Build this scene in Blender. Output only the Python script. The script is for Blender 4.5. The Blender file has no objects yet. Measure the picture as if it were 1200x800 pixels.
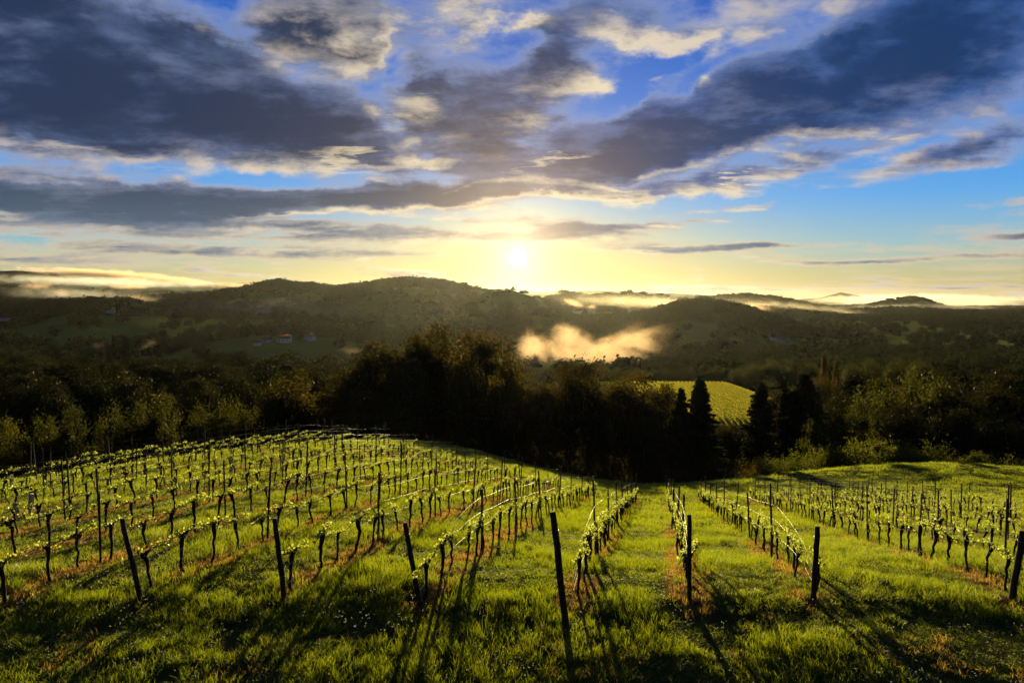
import bpy, bmesh, math, random
import numpy as np
from mathutils import Vector, Matrix, Euler

S = bpy.context.scene
COL = S.collection
D2R = math.radians

# ------------------------------------------------------------------ camera
FPX = 800.0                        # focal length in pixels of a 1200 px wide frame (24 mm)
PITCH = math.atan(53.0 / 800.0)
cam_d = bpy.data.cameras.new('camera')
cam = bpy.data.objects.new('camera', cam_d)
COL.objects.link(cam)
cam_d.sensor_width = 36.0
cam_d.lens = 24.0
cam_d.clip_start = 0.1
cam_d.clip_end = 90000.0
cam.location = (0, 0, 0)
cam.rotation_euler = (math.pi / 2 - PITCH, 0, 0)
S.camera = cam


def ray(px, py):
    """horizontal and vertical slope (per metre of forward distance) of a direction"""
    xc, yc = (px - 600) / FPX, (400 - py) / FPX
    cp, sp = math.cos(PITCH), math.sin(PITCH)
    dy = cp + yc * sp
    return xc / dy, (-sp + yc * cp) / dy


def pix(u, v):
    """inverse of ray"""
    cp, sp = math.cos(PITCH), math.sin(PITCH)
    # yc: v*(cp+yc*sp) = -sp+yc*cp
    yc = (sp + v * cp) / (cp - v * sp)
    xc = u * (cp + yc * sp)
    return 600 + FPX * xc, 400 - FPX * yc


def azel(px, py):
    u, v = ray(px, py)
    return math.degrees(math.atan(u)), math.degrees(math.atan(v / math.sqrt(1 + u * u)))


# ------------------------------------------------------------------ colour management, render
S.view_settings.view_transform = 'Standard'
S.view_settings.look = 'None'
S.view_settings.gamma = 1.0
S.view_settings.use_curve_mapping = False
S.view_settings.exposure = 1.15
S.render.engine = 'CYCLES'
cy = S.cycles
cy.use_denoising = True
cy.max_bounces = 8
cy.diffuse_bounces = 3
cy.glossy_bounces = 2
cy.transmission_bounces = 3
cy.volume_bounces = 0
cy.transparent_max_bounces = 12
cy.sample_clamp_indirect = 6.0
cy.volume_step_rate = 1.0
cy.volume_max_steps = 128
cy.use_adaptive_sampling = True
cy.adaptive_threshold = 0.02

# ------------------------------------------------------------------ sun
SUN_EL, SUN_AZ = 5.2, 0.5          # degrees
sun_d = bpy.data.lights.new('sun', 'SUN')
sun_d.energy = 5.0
sun_d.angle = D2R(0.5)
sun_d.color = (1.0, 0.80, 0.44)
sun = bpy.data.objects.new('sun', sun_d)
COL.objects.link(sun)
sun_dir = Vector((math.sin(D2R(SUN_AZ)) * math.cos(D2R(SUN_EL)),
                  math.cos(D2R(SUN_AZ)) * math.cos(D2R(SUN_EL)), math.sin(D2R(SUN_EL))))
sun.rotation_euler = sun_dir.to_track_quat('Z', 'Y').to_euler()
sun.location = (0, 60, 60)


# ------------------------------------------------------------------ node helpers
class NT:
    def __init__(self, tree):
        self.t = tree

    def n(self, kind, **kw):
        nd = self.t.nodes.new(kind)
        for k, v in kw.items():
            setattr(nd, k, v)
        return nd

    def put(self, sock, v):
        if isinstance(v, bpy.types.NodeSocket):
            self.t.links.new(v, sock)
        elif v is not None:
            sock.default_value = v

    def math(self, op, a, b=None, c=None, clamp=False):
        nd = self.n('ShaderNodeMath', operation=op, use_clamp=clamp)
        self.put(nd.inputs[0], a)
        self.put(nd.inputs[1], b)
        self.put(nd.inputs[2], c)
        return nd.outputs[0]

    def vmath(self, op, a, b=None, scale=None):
        nd = self.n('ShaderNodeVectorMath', operation=op)
        self.put(nd.inputs[0], a)
        self.put(nd.inputs[1], b)
        if scale is not None:
            self.put(nd.inputs['Scale'], scale)
        return nd.outputs['Value'] if op in ('LENGTH', 'DOT_PRODUCT', 'DISTANCE') else nd.outputs[0]

    def noise(self, vec, scale, detail=4.0, rough=0.5, lac=2.0, dist=0.0, color=False):
        nd = self.n('ShaderNodeTexNoise')
        self.put(nd.inputs['Vector'], vec)
        self.put(nd.inputs['Scale'], scale)
        self.put(nd.inputs['Detail'], detail)
        self.put(nd.inputs['Roughness'], rough)
        self.put(nd.inputs['Lacunarity'], lac)
        self.put(nd.inputs['Distortion'], dist)
        return nd.outputs['Color'] if color else nd.outputs['Fac']

    def mapr(self, v, a, b, c=0.0, d=1.0, kind='SMOOTHSTEP'):
        nd = self.n('ShaderNodeMapRange', interpolation_type=kind)
        self.put(nd.inputs['Value'], v)
        for k, x in (('From Min', a), ('From Max', b), ('To Min', c), ('To Max', d)):
            self.put(nd.inputs[k], x)
        return nd.outputs['Result']

    def mix(self, f, a, b, blend='MIX'):
        nd = self.n('ShaderNodeMix', data_type='RGBA', blend_type=blend)
        self.put(nd.inputs['Factor'], f)
        self.put(nd.inputs[6], a if isinstance(a, bpy.types.NodeSocket) else (*a, 1)[:4])
        self.put(nd.inputs[7], b if isinstance(b, bpy.types.NodeSocket) else (*b, 1)[:4])
        return nd.outputs[2]

    def ramp(self, f, stops):
        nd = self.n('ShaderNodeValToRGB')
        self.put(nd.inputs[0], f)
        e = nd.color_ramp.elements
        while len(e) < len(stops):
            e.new(0.5)
        for el, (p, c) in zip(e, stops):
            el.position = p
            el.color = (*c, 1)[:4]
        return nd.outputs[0]

    def xyz(self, x, y, z):
        nd = self.n('ShaderNodeCombineXYZ')
        for i, v in enumerate((x, y, z)):
            self.put(nd.inputs[i], v)
        return nd.outputs[0]

    def sep(self, v):
        nd = self.n('ShaderNodeSeparateXYZ')
        self.put(nd.inputs[0], v)
        return nd.outputs


# ------------------------------------------------------------------ world: Nishita sky behind a broken cloud deck
VIS_SUN = azel(607, 302)
vs = Vector((math.sin(D2R(VIS_SUN[0])) * math.cos(D2R(VIS_SUN[1])),
             math.cos(D2R(VIS_SUN[0])) * math.cos(D2R(VIS_SUN[1])), math.sin(D2R(VIS_SUN[1]))))

# cloud masses: centre (as seen), half sizes in degrees (along, across), tilt, weight
BLOBS = [
    # big dark cloud over the west
    (150, 110, 16.0, 6.2, -4, 0.47), (20, 60, 12.0, 8.0, 0, 0.32), (330, 140, 10.0, 4.4, -18, 0.44),
    (430, 170, 4.4, 2.6, -20, 0.35),
    # lit billow
    (390, 32, 7.0, 4.2, -12, 0.46), (560, 12, 4.0, 2.0, 30, 0.22),
    # broken middle
    (600, 110, 8.0, 4.0, 20, 0.34), (690, 160, 7.0, 3.8, 18, 0.34), (540, 150, 7.0, 3.6, 0, 0.36), (520, 90, 4.0, 4.0, 0, 0.2), (850, 22, 9.0, 2.4, 8, 0.30), (700, 30, 7.0, 2.6, 20, 0.34), (620, 205, 12.0, 1.6, 3, 0.34), (1030, 12, 6.0, 2.0, 4, 0.3),
    # dark cloud over the east
    (820, 140, 9.5, 3.6, 13, 0.50), (960, 105, 11.0, 3.9, 14, 0.52), (1120, 60, 12.0, 4.6, 16, 0.46),
    (720, 180, 8.0, 2.0, 8, 0.42), (900, 195, 11.0, 0.9, 6, 0.3), (1120, 183, 5.5, 1.3, 16, 0.34), (760, 222, 12.0, 0.75, 2, 0.30),
    # grey streaks low down
    (300, 238, 19.0, 1.35, 2, 0.61), (80, 232, 15.0, 1.5, -2, 0.56), (520, 232, 11.0, 1.2, 3, 0.46), (220, 262, 18.0, 0.5, 1, 0.37), (30, 300, 12.0, 0.8, 0, 0.27), (380, 300, 12.0, 0.5, 0, 0.27),
    (470, 278, 10.0, 0.8, 2, 0.34), (650, 275, 9.0, 1.05, 1, 0.51), (780, 262, 8.0, 0.45, 3, 0.37), (860, 240, 7.0, 0.45, 6, 0.29),
    (850, 290, 10.0, 0.35, 2, 0.37), (1060, 303, 10.0, 0.28, 1, 0.34), (130, 270, 16.0, 0.5, 0, 0.32), (200, 290, 18.0, 0.45, 0, 0.20),
    (1180, 232, 4.0, 0.4, 5, 0.37), (1190, 272, 3.0, 0.3, 3, 0.30), (470, 320, 4.5, 0.5, -4, 0.39),
    (850, 338, 9.0, 0.2, 0, 0.24), (1080, 336, 9.0, 0.25, 0, 0.22), (240, 318, 9.0, 0.3, -3, 0.24),
    # clear gaps
    (735, 90, 6.0, 1.5, 28, -0.24), (790, 62, 3.5, 0.9, 24, -0.18), (480, 70, 3.2, 1.2, -60, -0.18), (610, 45, 4.0, 1.6, 30, -0.18), (545, 95, 2.5, 1.6, -30, -0.14), (800, 100, 3.0, 1.0, 25, -0.2),
    (1080, 235, 13.0, 2.2, 8, -0.42), (850, 250, 12.0, 1.6, 3, -0.30), (200, 200, 14.0, 0.9, 0, -0.24), (480, 205, 7.0, 0.8, 0, -0.22),
    (640, 245, 6.0, 0.9, 0, -0.24), (400, 262, 18.0, 0.45, 0, -0.18), (600, 318, 40.0, 1.6, 0, -0.16), (560, 290, 10.0, 1.0, 0, -0.15),
]

grp = bpy.data.node_groups.new('cloud_cover', 'ShaderNodeTree')
grp.interface.new_socket('Direction', in_out='INPUT', socket_type='NodeSocketVector')
grp.interface.new_socket('Cover', in_out='OUTPUT', socket_type='NodeSocketFloat')
g = NT(grp)
gi = g.n('NodeGroupInput')
go = g.n('NodeGroupOutput')
dirv = g.vmath('NORMALIZE', gi.outputs[0])
x_, y_, z_ = g.sep(dirv)
az_ = g.math('MULTIPLY', g.math('ARCTAN2', x_, y_), 57.29578)
el_ = g.math('MULTIPLY', g.math('ARCSINE', z_), 57.29578)
zz = g.math('ADD', g.math('MAXIMUM', z_, 0.0), 0.09)
plane = g.xyz(g.math('DIVIDE', x_, zz), g.math('DIVIDE', y_, zz), 0.0)
# ragged outlines: push the masses about with noise
wz = g.noise(g.vmath('MULTIPLY', dirv, (1.0, 1.0, 1.5)), 5.5, 8.0, 0.60, color=True)
wz = g.vmath('SUBTRACT', wz, (0.5, 0.5, 0.5))
elq = g.xyz(az_, el_, 0.0)
amp = g.mapr(el_, 0.0, 16.0, 1.0, 9.0, 'LINEAR')
wv = g.vmath('MULTIPLY', g.vmath('SCALE', wz, scale=amp), (1.6, 0.8, 0.0))
q = g.vmath('ADD', elq, wv)
tot = None
for (px, py, ra, rb, tilt, w) in BLOBS:
    a, e = azel(px, py)
    mp = g.n('ShaderNodeMapping', vector_type='TEXTURE')
    mp.inputs['Location'].default_value = (a, e, 0)
    mp.inputs['Rotation'].default_value = (0, 0, D2R(tilt))
    mp.inputs['Scale'].default_value = (ra, rb, 1)
    if tot is None:
        g.put(mp.inputs['Vector'], q)
    else:                          # a vanishing link to the running sum keeps the shader compiler's stack small
        ma = g.n('ShaderNodeVectorMath', operation='MULTIPLY_ADD')
        g.put(ma.inputs[0], tot)
        ma.inputs[1].default_value = (1e-7, 1e-7, 0)
        g.put(ma.inputs[2], q)
        g.put(mp.inputs['Vector'], ma.outputs[0])
    gl = g.vmath('LENGTH', mp.outputs[0])
    v = g.mapr(gl, 0.25, 1.25, w, 0.0)
    tot = v if tot is None else g.math('ADD', tot, v)
plane2 = g.vmath('MULTIPLY', plane, (0.75, 1.25, 1.0))
n1 = g.noise(plane2, 1.5, 9.0, 0.62, dist=0.25)
n2 = g.noise(g.vmath('MULTIPLY', dirv, (1.0, 1.0, 2.2)), 13.0, 8.0, 0.62, dist=0.2)
sm = g.math('ADD', g.math('MULTIPLY', n1, 1.05), g.math('MULTIPLY', n2, 0.72))
cov = g.math('ADD', g.math('SUBTRACT', sm, 0.85), tot)
g.put(go.inputs[0], cov)

world = bpy.data.worlds.new('World')
S.world = world
world.use_nodes = True
wt = world.node_tree
wt.nodes.clear()
W = NT(wt)
tc = W.n('ShaderNodeTexCoord')
wd = W.vmath('NORMALIZE', tc.outputs['Generated'])
sky = W.n('ShaderNodeTexSky')
sky.sky_type = 'NISHITA'
sky.sun_disc = False
sky.sun_elevation = D2R(SUN_EL)
sky.sun_rotation = D2R(SUN_AZ)
sky.altitude = 500.0
sky.air_density = 1.0
sky.dust_density = 0.6
sky.ozone_density = 2.5
hs = W.n('ShaderNodeHueSaturation')
hs.inputs['Hue'].default_value = 0.515
hs.inputs['Saturation'].default_value = 1.5
hs.inputs['Value'].default_value = 1.0
W.put(hs.inputs['Color'], sky.outputs[0])
SKYK = 10.0      # everything below is in picture radiance; the Background stands at 0.1
blue0 = W.vmath('SCALE', hs.outputs[0], scale=0.12)


def cover(vec):
    nd = W.n('ShaderNodeGroup')
    nd.node_tree = grp
    W.put(nd.inputs[0], vec)
    return nd.outputs[0]


c0 = cover(wd)
tow = W.vmath('SUBTRACT', tuple(vs), wd)
c1 = cover(W.vmath('ADD', W.vmath('ADD', wd, W.vmath('SCALE', (1e-7, 1e-7, 1e-7), scale=c0)), W.vmath('SCALE', W.vmath('NORMALIZE', tow), scale=0.028)))
lit = W.mapr(W.math('SUBTRACT', c0, c1), -0.05, 0.30)
ang = W.math('MULTIPLY', W.math('ARCCOSINE', W.vmath('DOT_PRODUCT', wd, tuple(vs))), 57.29578)
wx, wy, wz_ = W.sep(wd)
wel = W.math('MULTIPLY', W.math('ARCSINE', wz_), 57.29578)
waz = W.math('MULTIPLY', W.math('ARCTAN2', wx, wy), 57.29578)
near_sun = W.math('POWER', 2.718, W.math('MULTIPLY', ang, -1 / 9.0))
alpha = W.mapr(c0, -0.10, 0.30)
# clear sky: the Nishita colour pulled towards the deep blue that stands overhead
grad = W.ramp(W.math('DIVIDE', wel, 30.0, clamp=True), [(0.0, (0.52, 0.42, 0.25)), (0.06, (0.47, 0.47, 0.30)), (0.13, (0.27, 0.48, 0.58)), (0.25, (0.10, 0.38, 0.82)),
                                               (0.5, (0.022, 0.17, 0.66)), (0.8, (0.010, 0.085, 0.48)), (1.0, (0.008, 0.06, 0.36))])
blue = W.mix(0.88, blue0, grad)
# thin cloud is bright, thick cloud slate; cream low down and close to the sun
zwide = W.mapr(wel, 1.0, 12.0)
sunward = W.math('POWER', 2.718, W.math('MULTIPLY', ang, -1 / 14.0))
thin = W.mix(zwide, (0.80, 0.62, 0.34), (0.26, 0.33, 0.54))
thick = W.mix(zwide, (0.11, 0.16, 0.22), (0.021, 0.038, 0.090))
thick2 = W.mix(zwide, (0.19, 0.24, 0.30), (0.080, 0.118, 0.24))
east = W.mapr(waz, -6.0, 14.0)
thick = W.mix(W.math('MULTIPLY', east, zwide), thick, (0.010, 0.040, 0.135))
thick2 = W.mix(W.math('MULTIPLY', east, zwide), thick2, (0.050, 0.120, 0.34))
# folds and wisps inside the thick cloud, drawn out towards the horizon by perspective
wdq = W.vmath('ADD', wd, W.vmath('SCALE', (1e-7, 1e-7, 1e-7), scale=c1))
qx, qy, qz = W.sep(wdq)
qq = W.math('ADD', W.math('MAXIMUM', qz, 0.0), 0.07)
fold = W.xyz(W.math('MULTIPLY', W.math('DIVIDE', qx, qq), 0.8), W.math('MULTIPLY', W.math('DIVIDE', qy, qq), 1.3), 3.7)
bil = W.math('ADD', W.math('MULTIPLY', W.noise(fold, 2.3, 9.0, 0.64, dist=0.2), 0.45), W.math('MULTIPLY', W.noise(W.vmath('MULTIPLY', wdq, (1.0, 1.0, 2.0)), 8.0, 9.0, 0.60, dist=0.15), 0.55))
deep = W.mapr(W.math('ADD', c0, W.math('MULTIPLY', W.math('SUBTRACT', bil, 0.5), -2.6)), 0.14, 0.85)
core = W.mix(deep, thick2, thick)
core = W.mix(W.mapr(bil, 0.51, 0.68, 0.0, 0.45), core, W.mix(zwide, (0.34, 0.34, 0.33), (0.17, 0.20, 0.30)))
ccol = W.mix(W.mapr(c0, 0.04, 0.44), thin, core)
litc = W.mix(W.mapr(ang, 6.0, 36.0), (1.0, 0.84, 0.52), (0.56, 0.49, 0.45))
# billows that catch the sun over a wider face
wob = W.noise(W.vmath('ADD', fold, W.vmath('SCALE', (1e-7, 1e-7, 1e-7), scale=bil)), 1.3, 8.0, 0.66, color=True)
eq = W.vmath('ADD', W.xyz(waz, wel, 0.0), W.vmath('MULTIPLY', W.vmath('SUBTRACT', wob, (0.5, 0.5, 0.5)), (14.0, 9.0, 0.0)))
patch = None
for (px, py, ra, rb, tl, w) in ((385, 45, 6.5, 3.2, -10, 0.95), (560, 14, 4.0, 1.6, 25, 0.9), (480, 130, 2.6, 1.3, 0, 0.6), (900, 8, 6.0, 1.3, 5, 0.7), (670, 95, 3.0, 0.9, 15, 0.4), (1060, 185, 7.0, 0.8, 16, 0.9),
                                (60, 176, 7.0, 0.6, -3, 0.7), (380, 196, 6.0, 0.5, 0, 0.7), (200, 195, 9.0, 0.6, 2, 0.6), (650, 185, 3.0, 0.35, 10, 0.5), (860, 222, 9.0, 0.45, 5, 0.9), (880, 250, 6.0, 0.5, 5, 0.6)):
    a_, e_ = azel(px, py)
    mp = W.n('ShaderNodeMapping', vector_type='TEXTURE')
    mp.inputs['Location'].default_value = (a_, e_, 0)
    mp.inputs['Rotation'].default_value = (0, 0, D2R(tl))
    mp.inputs['Scale'].default_value = (ra, rb, 1)
    W.put(mp.inputs['Vector'], eq if patch is None else W.vmath('ADD', eq, W.vmath('SCALE', (1e-7, 1e-7, 0.0), scale=patch)))
    pv_ = W.mapr(W.vmath('LENGTH', mp.outputs[0]), 0.2, 1.3, w, 0.0)
    patch = pv_ if patch is None else W.math('MAXIMUM', patch, pv_)
lit_all = W.math('MAXIMUM', W.math('MULTIPLY', lit, W.mapr(c0, 0.62, 0.22, 0.0, 0.9)), W.math('MULTIPLY', patch, W.mapr(bil, 0.40, 0.56)))
ccol = W.mix(lit_all, ccol, litc)
near_sun = W.math('POWER', 2.718, W.math('MULTIPLY', ang, -1 / 5.0))
ccol = W.mix(W.math('MULTIPLY', near_sun, 0.7), ccol, (0.95, 0.60, 0.36))
glow2 = W.math('POWER', 2.718, W.math('MULTIPLY', ang, -1 / 1.9))
glow = W.math('POWER', 2.718, W.math('MULTIPLY', ang, -1 / 4.5))
qd = W.vmath('LENGTH', W.xyz(W.math('DIVIDE', W.math('SUBTRACT', waz, VIS_SUN[0]), 17.0), W.math('DIVIDE', W.math('SUBTRACT', wel, 2.0), 4.2), 0.0))
wide = W.math('POWER', 2.718, W.math('MULTIPLY', W.math('MULTIPLY', qd, qd), -1.0))
base = W.mix(W.math('MULTIPLY', wide, 0.85), blue, (1.0, 0.78, 0.30))
base = W.mix(W.math('MULTIPLY', glow, 0.8), base, (1.05, 0.86, 0.36))
col = W.mix(alpha, base, ccol)
col = W.vmath('ADD', col, W.vmath('SCALE', (1.0, 0.66, 0.22), scale=W.math('MULTIPLY', glow, 0.20)))
col = W.vmath('ADD', col, W.vmath('SCALE', (1.0, 0.85, 0.5), scale=W.math('MULTIPLY', glow2, 1.1)))
disc = W.mapr(ang, 0.80, 0.60)
col = W.vmath('ADD', col, W.vmath('SCALE', (1.0, 0.95, 0.7), scale=W.math('MULTIPLY', disc, 4.0)))
# the unseen sky overhead and away from the sunset is dimmed to cut fill
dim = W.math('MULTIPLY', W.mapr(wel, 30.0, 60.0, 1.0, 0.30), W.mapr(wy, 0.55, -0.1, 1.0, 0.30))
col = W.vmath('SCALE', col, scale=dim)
bg = W.n('ShaderNodeBackground')
bg.inputs['Strength'].default_value = 0.1
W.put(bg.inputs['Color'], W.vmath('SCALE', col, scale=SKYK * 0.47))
wo = W.n('ShaderNodeOutputWorld')
wt.links.new(bg.outputs[0], wo.inputs['Surface'])
world.cycles.sampling_method = 'MANUAL'
world.cycles.sample_map_resolution = 1024

# ------------------------------------------------------------------ numpy noise
rng = np.random.default_rng(11)
random.seed(11)


def _hash(ix, iy, seed):
    h = (ix.astype(np.int64) * 374761393 + iy.astype(np.int64) * 668265263 + seed * 144664111) & 0x7fffffff
    h = ((h ^ (h >> 13)) * 1274126177) & 0x7fffffff
    h = h ^ (h >> 16)
    return (h & 0xffff) / 65535.0


def vnoise(x, y, seed=0):
    ix, iy = np.floor(x), np.floor(y)
    fx, fy = x - ix, y - iy
    fx, fy = fx * fx * (3 - 2 * fx), fy * fy * (3 - 2 * fy)
    a, b = _hash(ix, iy, seed), _hash(ix + 1, iy, seed)
    c, d = _hash(ix, iy + 1, seed), _hash(ix + 1, iy + 1, seed)
    return (a * (1 - fx) + b * fx) * (1 - fy) + (c * (1 - fx) + d * fx) * fy * 1.0


def fbm(x, y, seed=0, octv=4):
    x, y = np.asarray(x, float), np.asarray(y, float)
    t, a, s = 0.0, 0.5, 0.0
    for k in range(octv):
        t = t + a * vnoise(x * 2 ** k + 17.3 * k, y * 2 ** k - 9.1 * k, seed + k)
        s += a
        a *= 0.5
    return t / s


def sst(v, a, b):
    t = np.clip((v - a) / (b - a), 0, 1)
    return t * t * (3 - 2 * t)


# ------------------------------------------------------------------ the lie of the land
def near_z(x, y):
    yc = np.maximum(y, 8.0)
    u = np.clip(x / yc, -1.6, 1.6)
    s = 0.128 + 0.124 * sst(u, -0.30, 0.24) + 0.02 * sst(-u, 0.4, 0.8)
    s = s + 0.006
    d = np.where(y > 16, 7.05 + s * (y - 16), 7.05 + 0.105 * (16 - np.maximum(y, 11)) - 0.05 * (11 - np.minimum(y, 11)))  # ground before the row ends tilts away from the sun to darken the foreground
    yk = np.interp(u, [-1.6, -0.75, -0.5, -0.34, -0.22, 0.0, 0.2, 0.3, 1.6], [36, 42, 53, 62, 66, 76, 95, 160, 160])
    ex = np.interp(u, [-1.6, -0.4, -0.3, -0.2, -0.06, 0.1, 0.3], [0.26, 0.23, 0.14, 0.055, 0.02, 0.015, 0.0])
    d = d + 0.27 * np.exp(-((y - 15.6) / 1.4) ** 2) - 0.26 * (fbm(x / 2.2, y / 6.0, 7, 2) - 0.5) * np.exp(-((y - 13.6) / 2.2) ** 2)  # dip and bumps shaped to break up that foreground shade
    t = (y - yk) / 4.0
    d = d + ex * 4.0 * np.where(t > 20, t, np.log1p(np.exp(np.minimum(t, 20))))
    z = -d
    # grassy bank on the east side
    z = z + 3.9 * np.exp(-((x - 62) / 30) ** 2 - ((y - 98) / 15) ** 2)
    z = z + 0.35 * (fbm(x / 9.0, y / 9.0, 3, 3) - 0.5) * sst(y, 3, 14)
    return z


RIDGES = [
    # distance, half depth near side, half depth far side, skyline as seen
    (7500, 1500, 1500, [(-300, 330), (-100, 322), (0, 317), (60, 319), (130, 322), (200, 328), (260, 334), (330, 342), (420, 352)]),
    (2100, 520, 700, [(-400, 330), (-150, 336), (0, 336), (40, 339), (70, 343), (100, 339), (130, 343), (160, 347), (200, 345), (240, 342), (270, 339), (300, 333), (328, 328), (350, 332),
                      (395, 337), (430, 332), (455, 328), (485, 326), (520, 329), (560, 336), (600, 341), (630, 346), (660, 360), (700, 385), (760, 410)]),
    (1500, 330, 300, [(480, 385), (520, 362), (555, 346), (582, 337), (600, 335), (624, 343), (652, 361), (690, 384), (730, 402), (790, 420)]),
    (1450, 260, 300, [(-100, 352), (0, 354), (60, 352), (110, 350), (150, 350), (190, 357), (230, 372), (280, 385), (330, 400)]),
    (3300, 700, 700, [(560, 372), (620, 356), (660, 341), (690, 346), (735, 340), (765, 342), (800, 349), (830, 347), (880, 344), (920, 349), (960, 360), (1000, 368), (1060, 380)]),
    (1650, 360, 420, [(640, 410), (700, 392), (740, 376), (775, 361), (800, 354), (832, 352), (877, 360), (916, 373), (955, 385), (1001, 393), (1048, 400), (1120, 412), (1220, 420)]),
    (4300, 700, 800, [(960, 372), (994, 360), (1030, 354), (1050, 349), (1066, 347), (1085, 350), (1105, 359), (1130, 371), (1150, 379), (1190, 390)]),
    (2600, 420, 500, [(960, 396), (1040, 388), (1100, 385), (1150, 384), (1200, 383), (1300, 380)]),
    (5200, 700, 800, [(1090, 376), (1120, 363), (1141, 369), (1172, 367), (1200, 369), (1300, 366)]),
    (14000, 2200, 2500, [(930, 352), (962, 349), (985, 342), (1010, 347), (1050, 349), (1085, 353), (1120, 356)]),
    (9500, 1500, 1500, [(1040, 356), (1085, 351), (1110, 349), (1150, 353), (1200, 358), (1300, 352)]),
    (12000, 1500, 1500, [(180, 341), (240, 333), (330, 329), (400, 334), (470, 342), (560, 345), (700, 340), (790, 344), (880, 348)]),
]
_px2u = np.array([ray(p, 347)[0] for p in range(-600, 1801, 10)])
_pxs = np.arange(-600, 1801, 10)


def far_z(x, y):
    yy = np.maximum(y, 50.0)
    px = np.interp(x / yy, _px2u, _pxs)
    base = -60 - 14 * sst(yy, 260, 800) + 10 * (fbm(x / 260, yy / 260, 21, 3) - 0.5) * sst(yy, 200, 500)
    base = base - 20 * sst(yy, 3000, 8000)
    # the level spur with the small sunlit vineyard
    w = sst(x, 8, 40) * (1 - sst(x, 104, 140)) * sst(yy, 175, 235) * (1 - sst(yy, 345, 420))
    base = base + w * (-42.5 - 0.012 * (yy - 250) - base)
    # rough meadow rise to the west
    w = np.exp(-((x + 560) / 300) ** 2 - ((yy - 1130) / 260) ** 2)
    base = base + 24 * w
    base = base + 20 * np.exp(-((x + 270) / 170) ** 2 - ((yy - 830) / 150) ** 2)
    z = base
    for k, (D, wn, wf, prof) in enumerate(RIDGES):
        ps = np.array([p[0] for p in prof], float)
        es = np.array([p[1] for p in prof], float)
        top = np.interp(px, ps, es)
        crest = D * (347 - top) / 800.0 - 9.0 * (D < 5300)
        crest = crest + 0.002 * D * (fbm(px / 26.0, px * 0 + k, 40 + k, 3) - 0.5)
        if ps[0] > -100:
            crest = crest - 90 * sst(ps[0] - px, 0, 60)
        if ps[-1] < 1200:
            crest = crest - 90 * sst(px - ps[-1], 0, 60)
        wob = 1 + 0.35 * (fbm(x / (0.16 * D), yy / (0.5 * D), 60 + k, 3) - 0.5)
        dd = yy - D
        sh = np.exp(-np.abs(dd / np.where(dd < 0, wn * wob, wf)) ** 1.7)
        h = base + (crest - base) * sh
        # side spurs and gullies
        h = h + 42 * (D / 2000.0) ** 0.5 * (fbm(x / (0.07 * D), yy / (0.12 * D), 80 + k, 3) - 0.5) * sh * (1 - sh) * 4
        z = np.maximum(z, h)
    return z


def ground_z(x, y):
    x, y = np.asarray(x, float), np.asarray(y, float)
    r = np.maximum(y, 0)
    b = sst(r, 120, 200)
    return near_z(x, np.minimum(y, 220)) * (1 - b) + far_z(x, y) * b


def forest_mask(x, y):
    """1 where the hills are wooded"""
    yy = np.maximum(y, 50.0)
    px = np.interp(x / yy, _px2u, _pxs)
    f = fbm(x / 330.0, yy / 260.0, 101, 4)
    m = sst(f, 0.50, 0.54)
    m = m * (1 - sst(1.2 - ((x + 265) / 95) ** 2 - ((yy - 740) / 120) ** 2, 0, 0.4))
    m = m * (1 - sst(1.2 - ((x - 330) / 150) ** 2 - ((yy - 1180) / 130) ** 2, 0, 0.4))
    m = m * (1 - sst(1.2 - ((x - 900) / 260) ** 2 - ((yy - 1900) / 240) ** 2, 0, 0.4))
    # open meadow to the west, and the small vineyard
    m = m * (1 - sst(1.25 - ((x + 560) / 330) ** 2 - ((yy - 1080) / 215) ** 2, 0, 0.5))
    m = m * (1 - sst(1.2 - ((x - 620) / 190) ** 2 - ((yy - 1150) / 110) ** 2, 0, 0.5))
    m = m * (1 - sst(1.2 - ((x - 85) / 75) ** 2 - ((yy - 285) / 110) ** 2, 0, 0.3))
    return m


def mesh_obj(name, v, f, mats=(), fm=None, parent=None, smooth=False, link=True):
    """one mesh object from numpy arrays; f is an (n,k) array or a list of them"""
    me = bpy.data.meshes.new(name)
    fl = f if isinstance(f, list) else [f]
    fl = [np.asarray(a, np.int32) for a in fl if len(a)]
    v = np.asarray(v, np.float32)
    me.vertices.add(len(v))
    me.vertices.foreach_set('co', v.ravel())
    nl = sum(a.size for a in fl)
    me.loops.add(nl)
    me.loops.foreach_set('vertex_index', np.concatenate([a.ravel() for a in fl]))
    sizes = np.concatenate([np.full(len(a), a.shape[1], np.int32) for a in fl])
    me.polygons.add(len(sizes))
    me.polygons.foreach_set('loop_start', np.concatenate([[0], np.cumsum(sizes)[:-1]]).astype(np.int32))
    me.polygons.foreach_set('loop_total', sizes)
    if fm is not None:
        me.polygons.foreach_set('material_index', np.asarray(fm, np.int32))
    if smooth:
        me.polygons.foreach_set('use_smooth', np.ones(len(sizes), bool))
    me.update(calc_edges=True)
    me.validate()
    for m in mats:
        me.materials.append(m)
    o = bpy.data.objects.new(name, me)
    if link:
        COL.objects.link(o)
    if parent is not None:
        o.parent = parent
    return o


def tag(o, label, cat, group=None, kind=None):
    if label:
        o['label'] = label
    if cat:
        o['category'] = cat
    if group:
        o['group'] = group
    if kind:
        o['kind'] = kind
    return o


def thing(name, loc, label, cat, group=None, rz=0.0, scale=None):
    o = bpy.data.objects.new(name, None)
    COL.objects.link(o)
    o.location = loc
    o.rotation_euler = (0, 0, rz)
    o.empty_display_size = 0.3
    if scale is not None:
        o.scale = scale
    return tag(o, label, cat, group)


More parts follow.
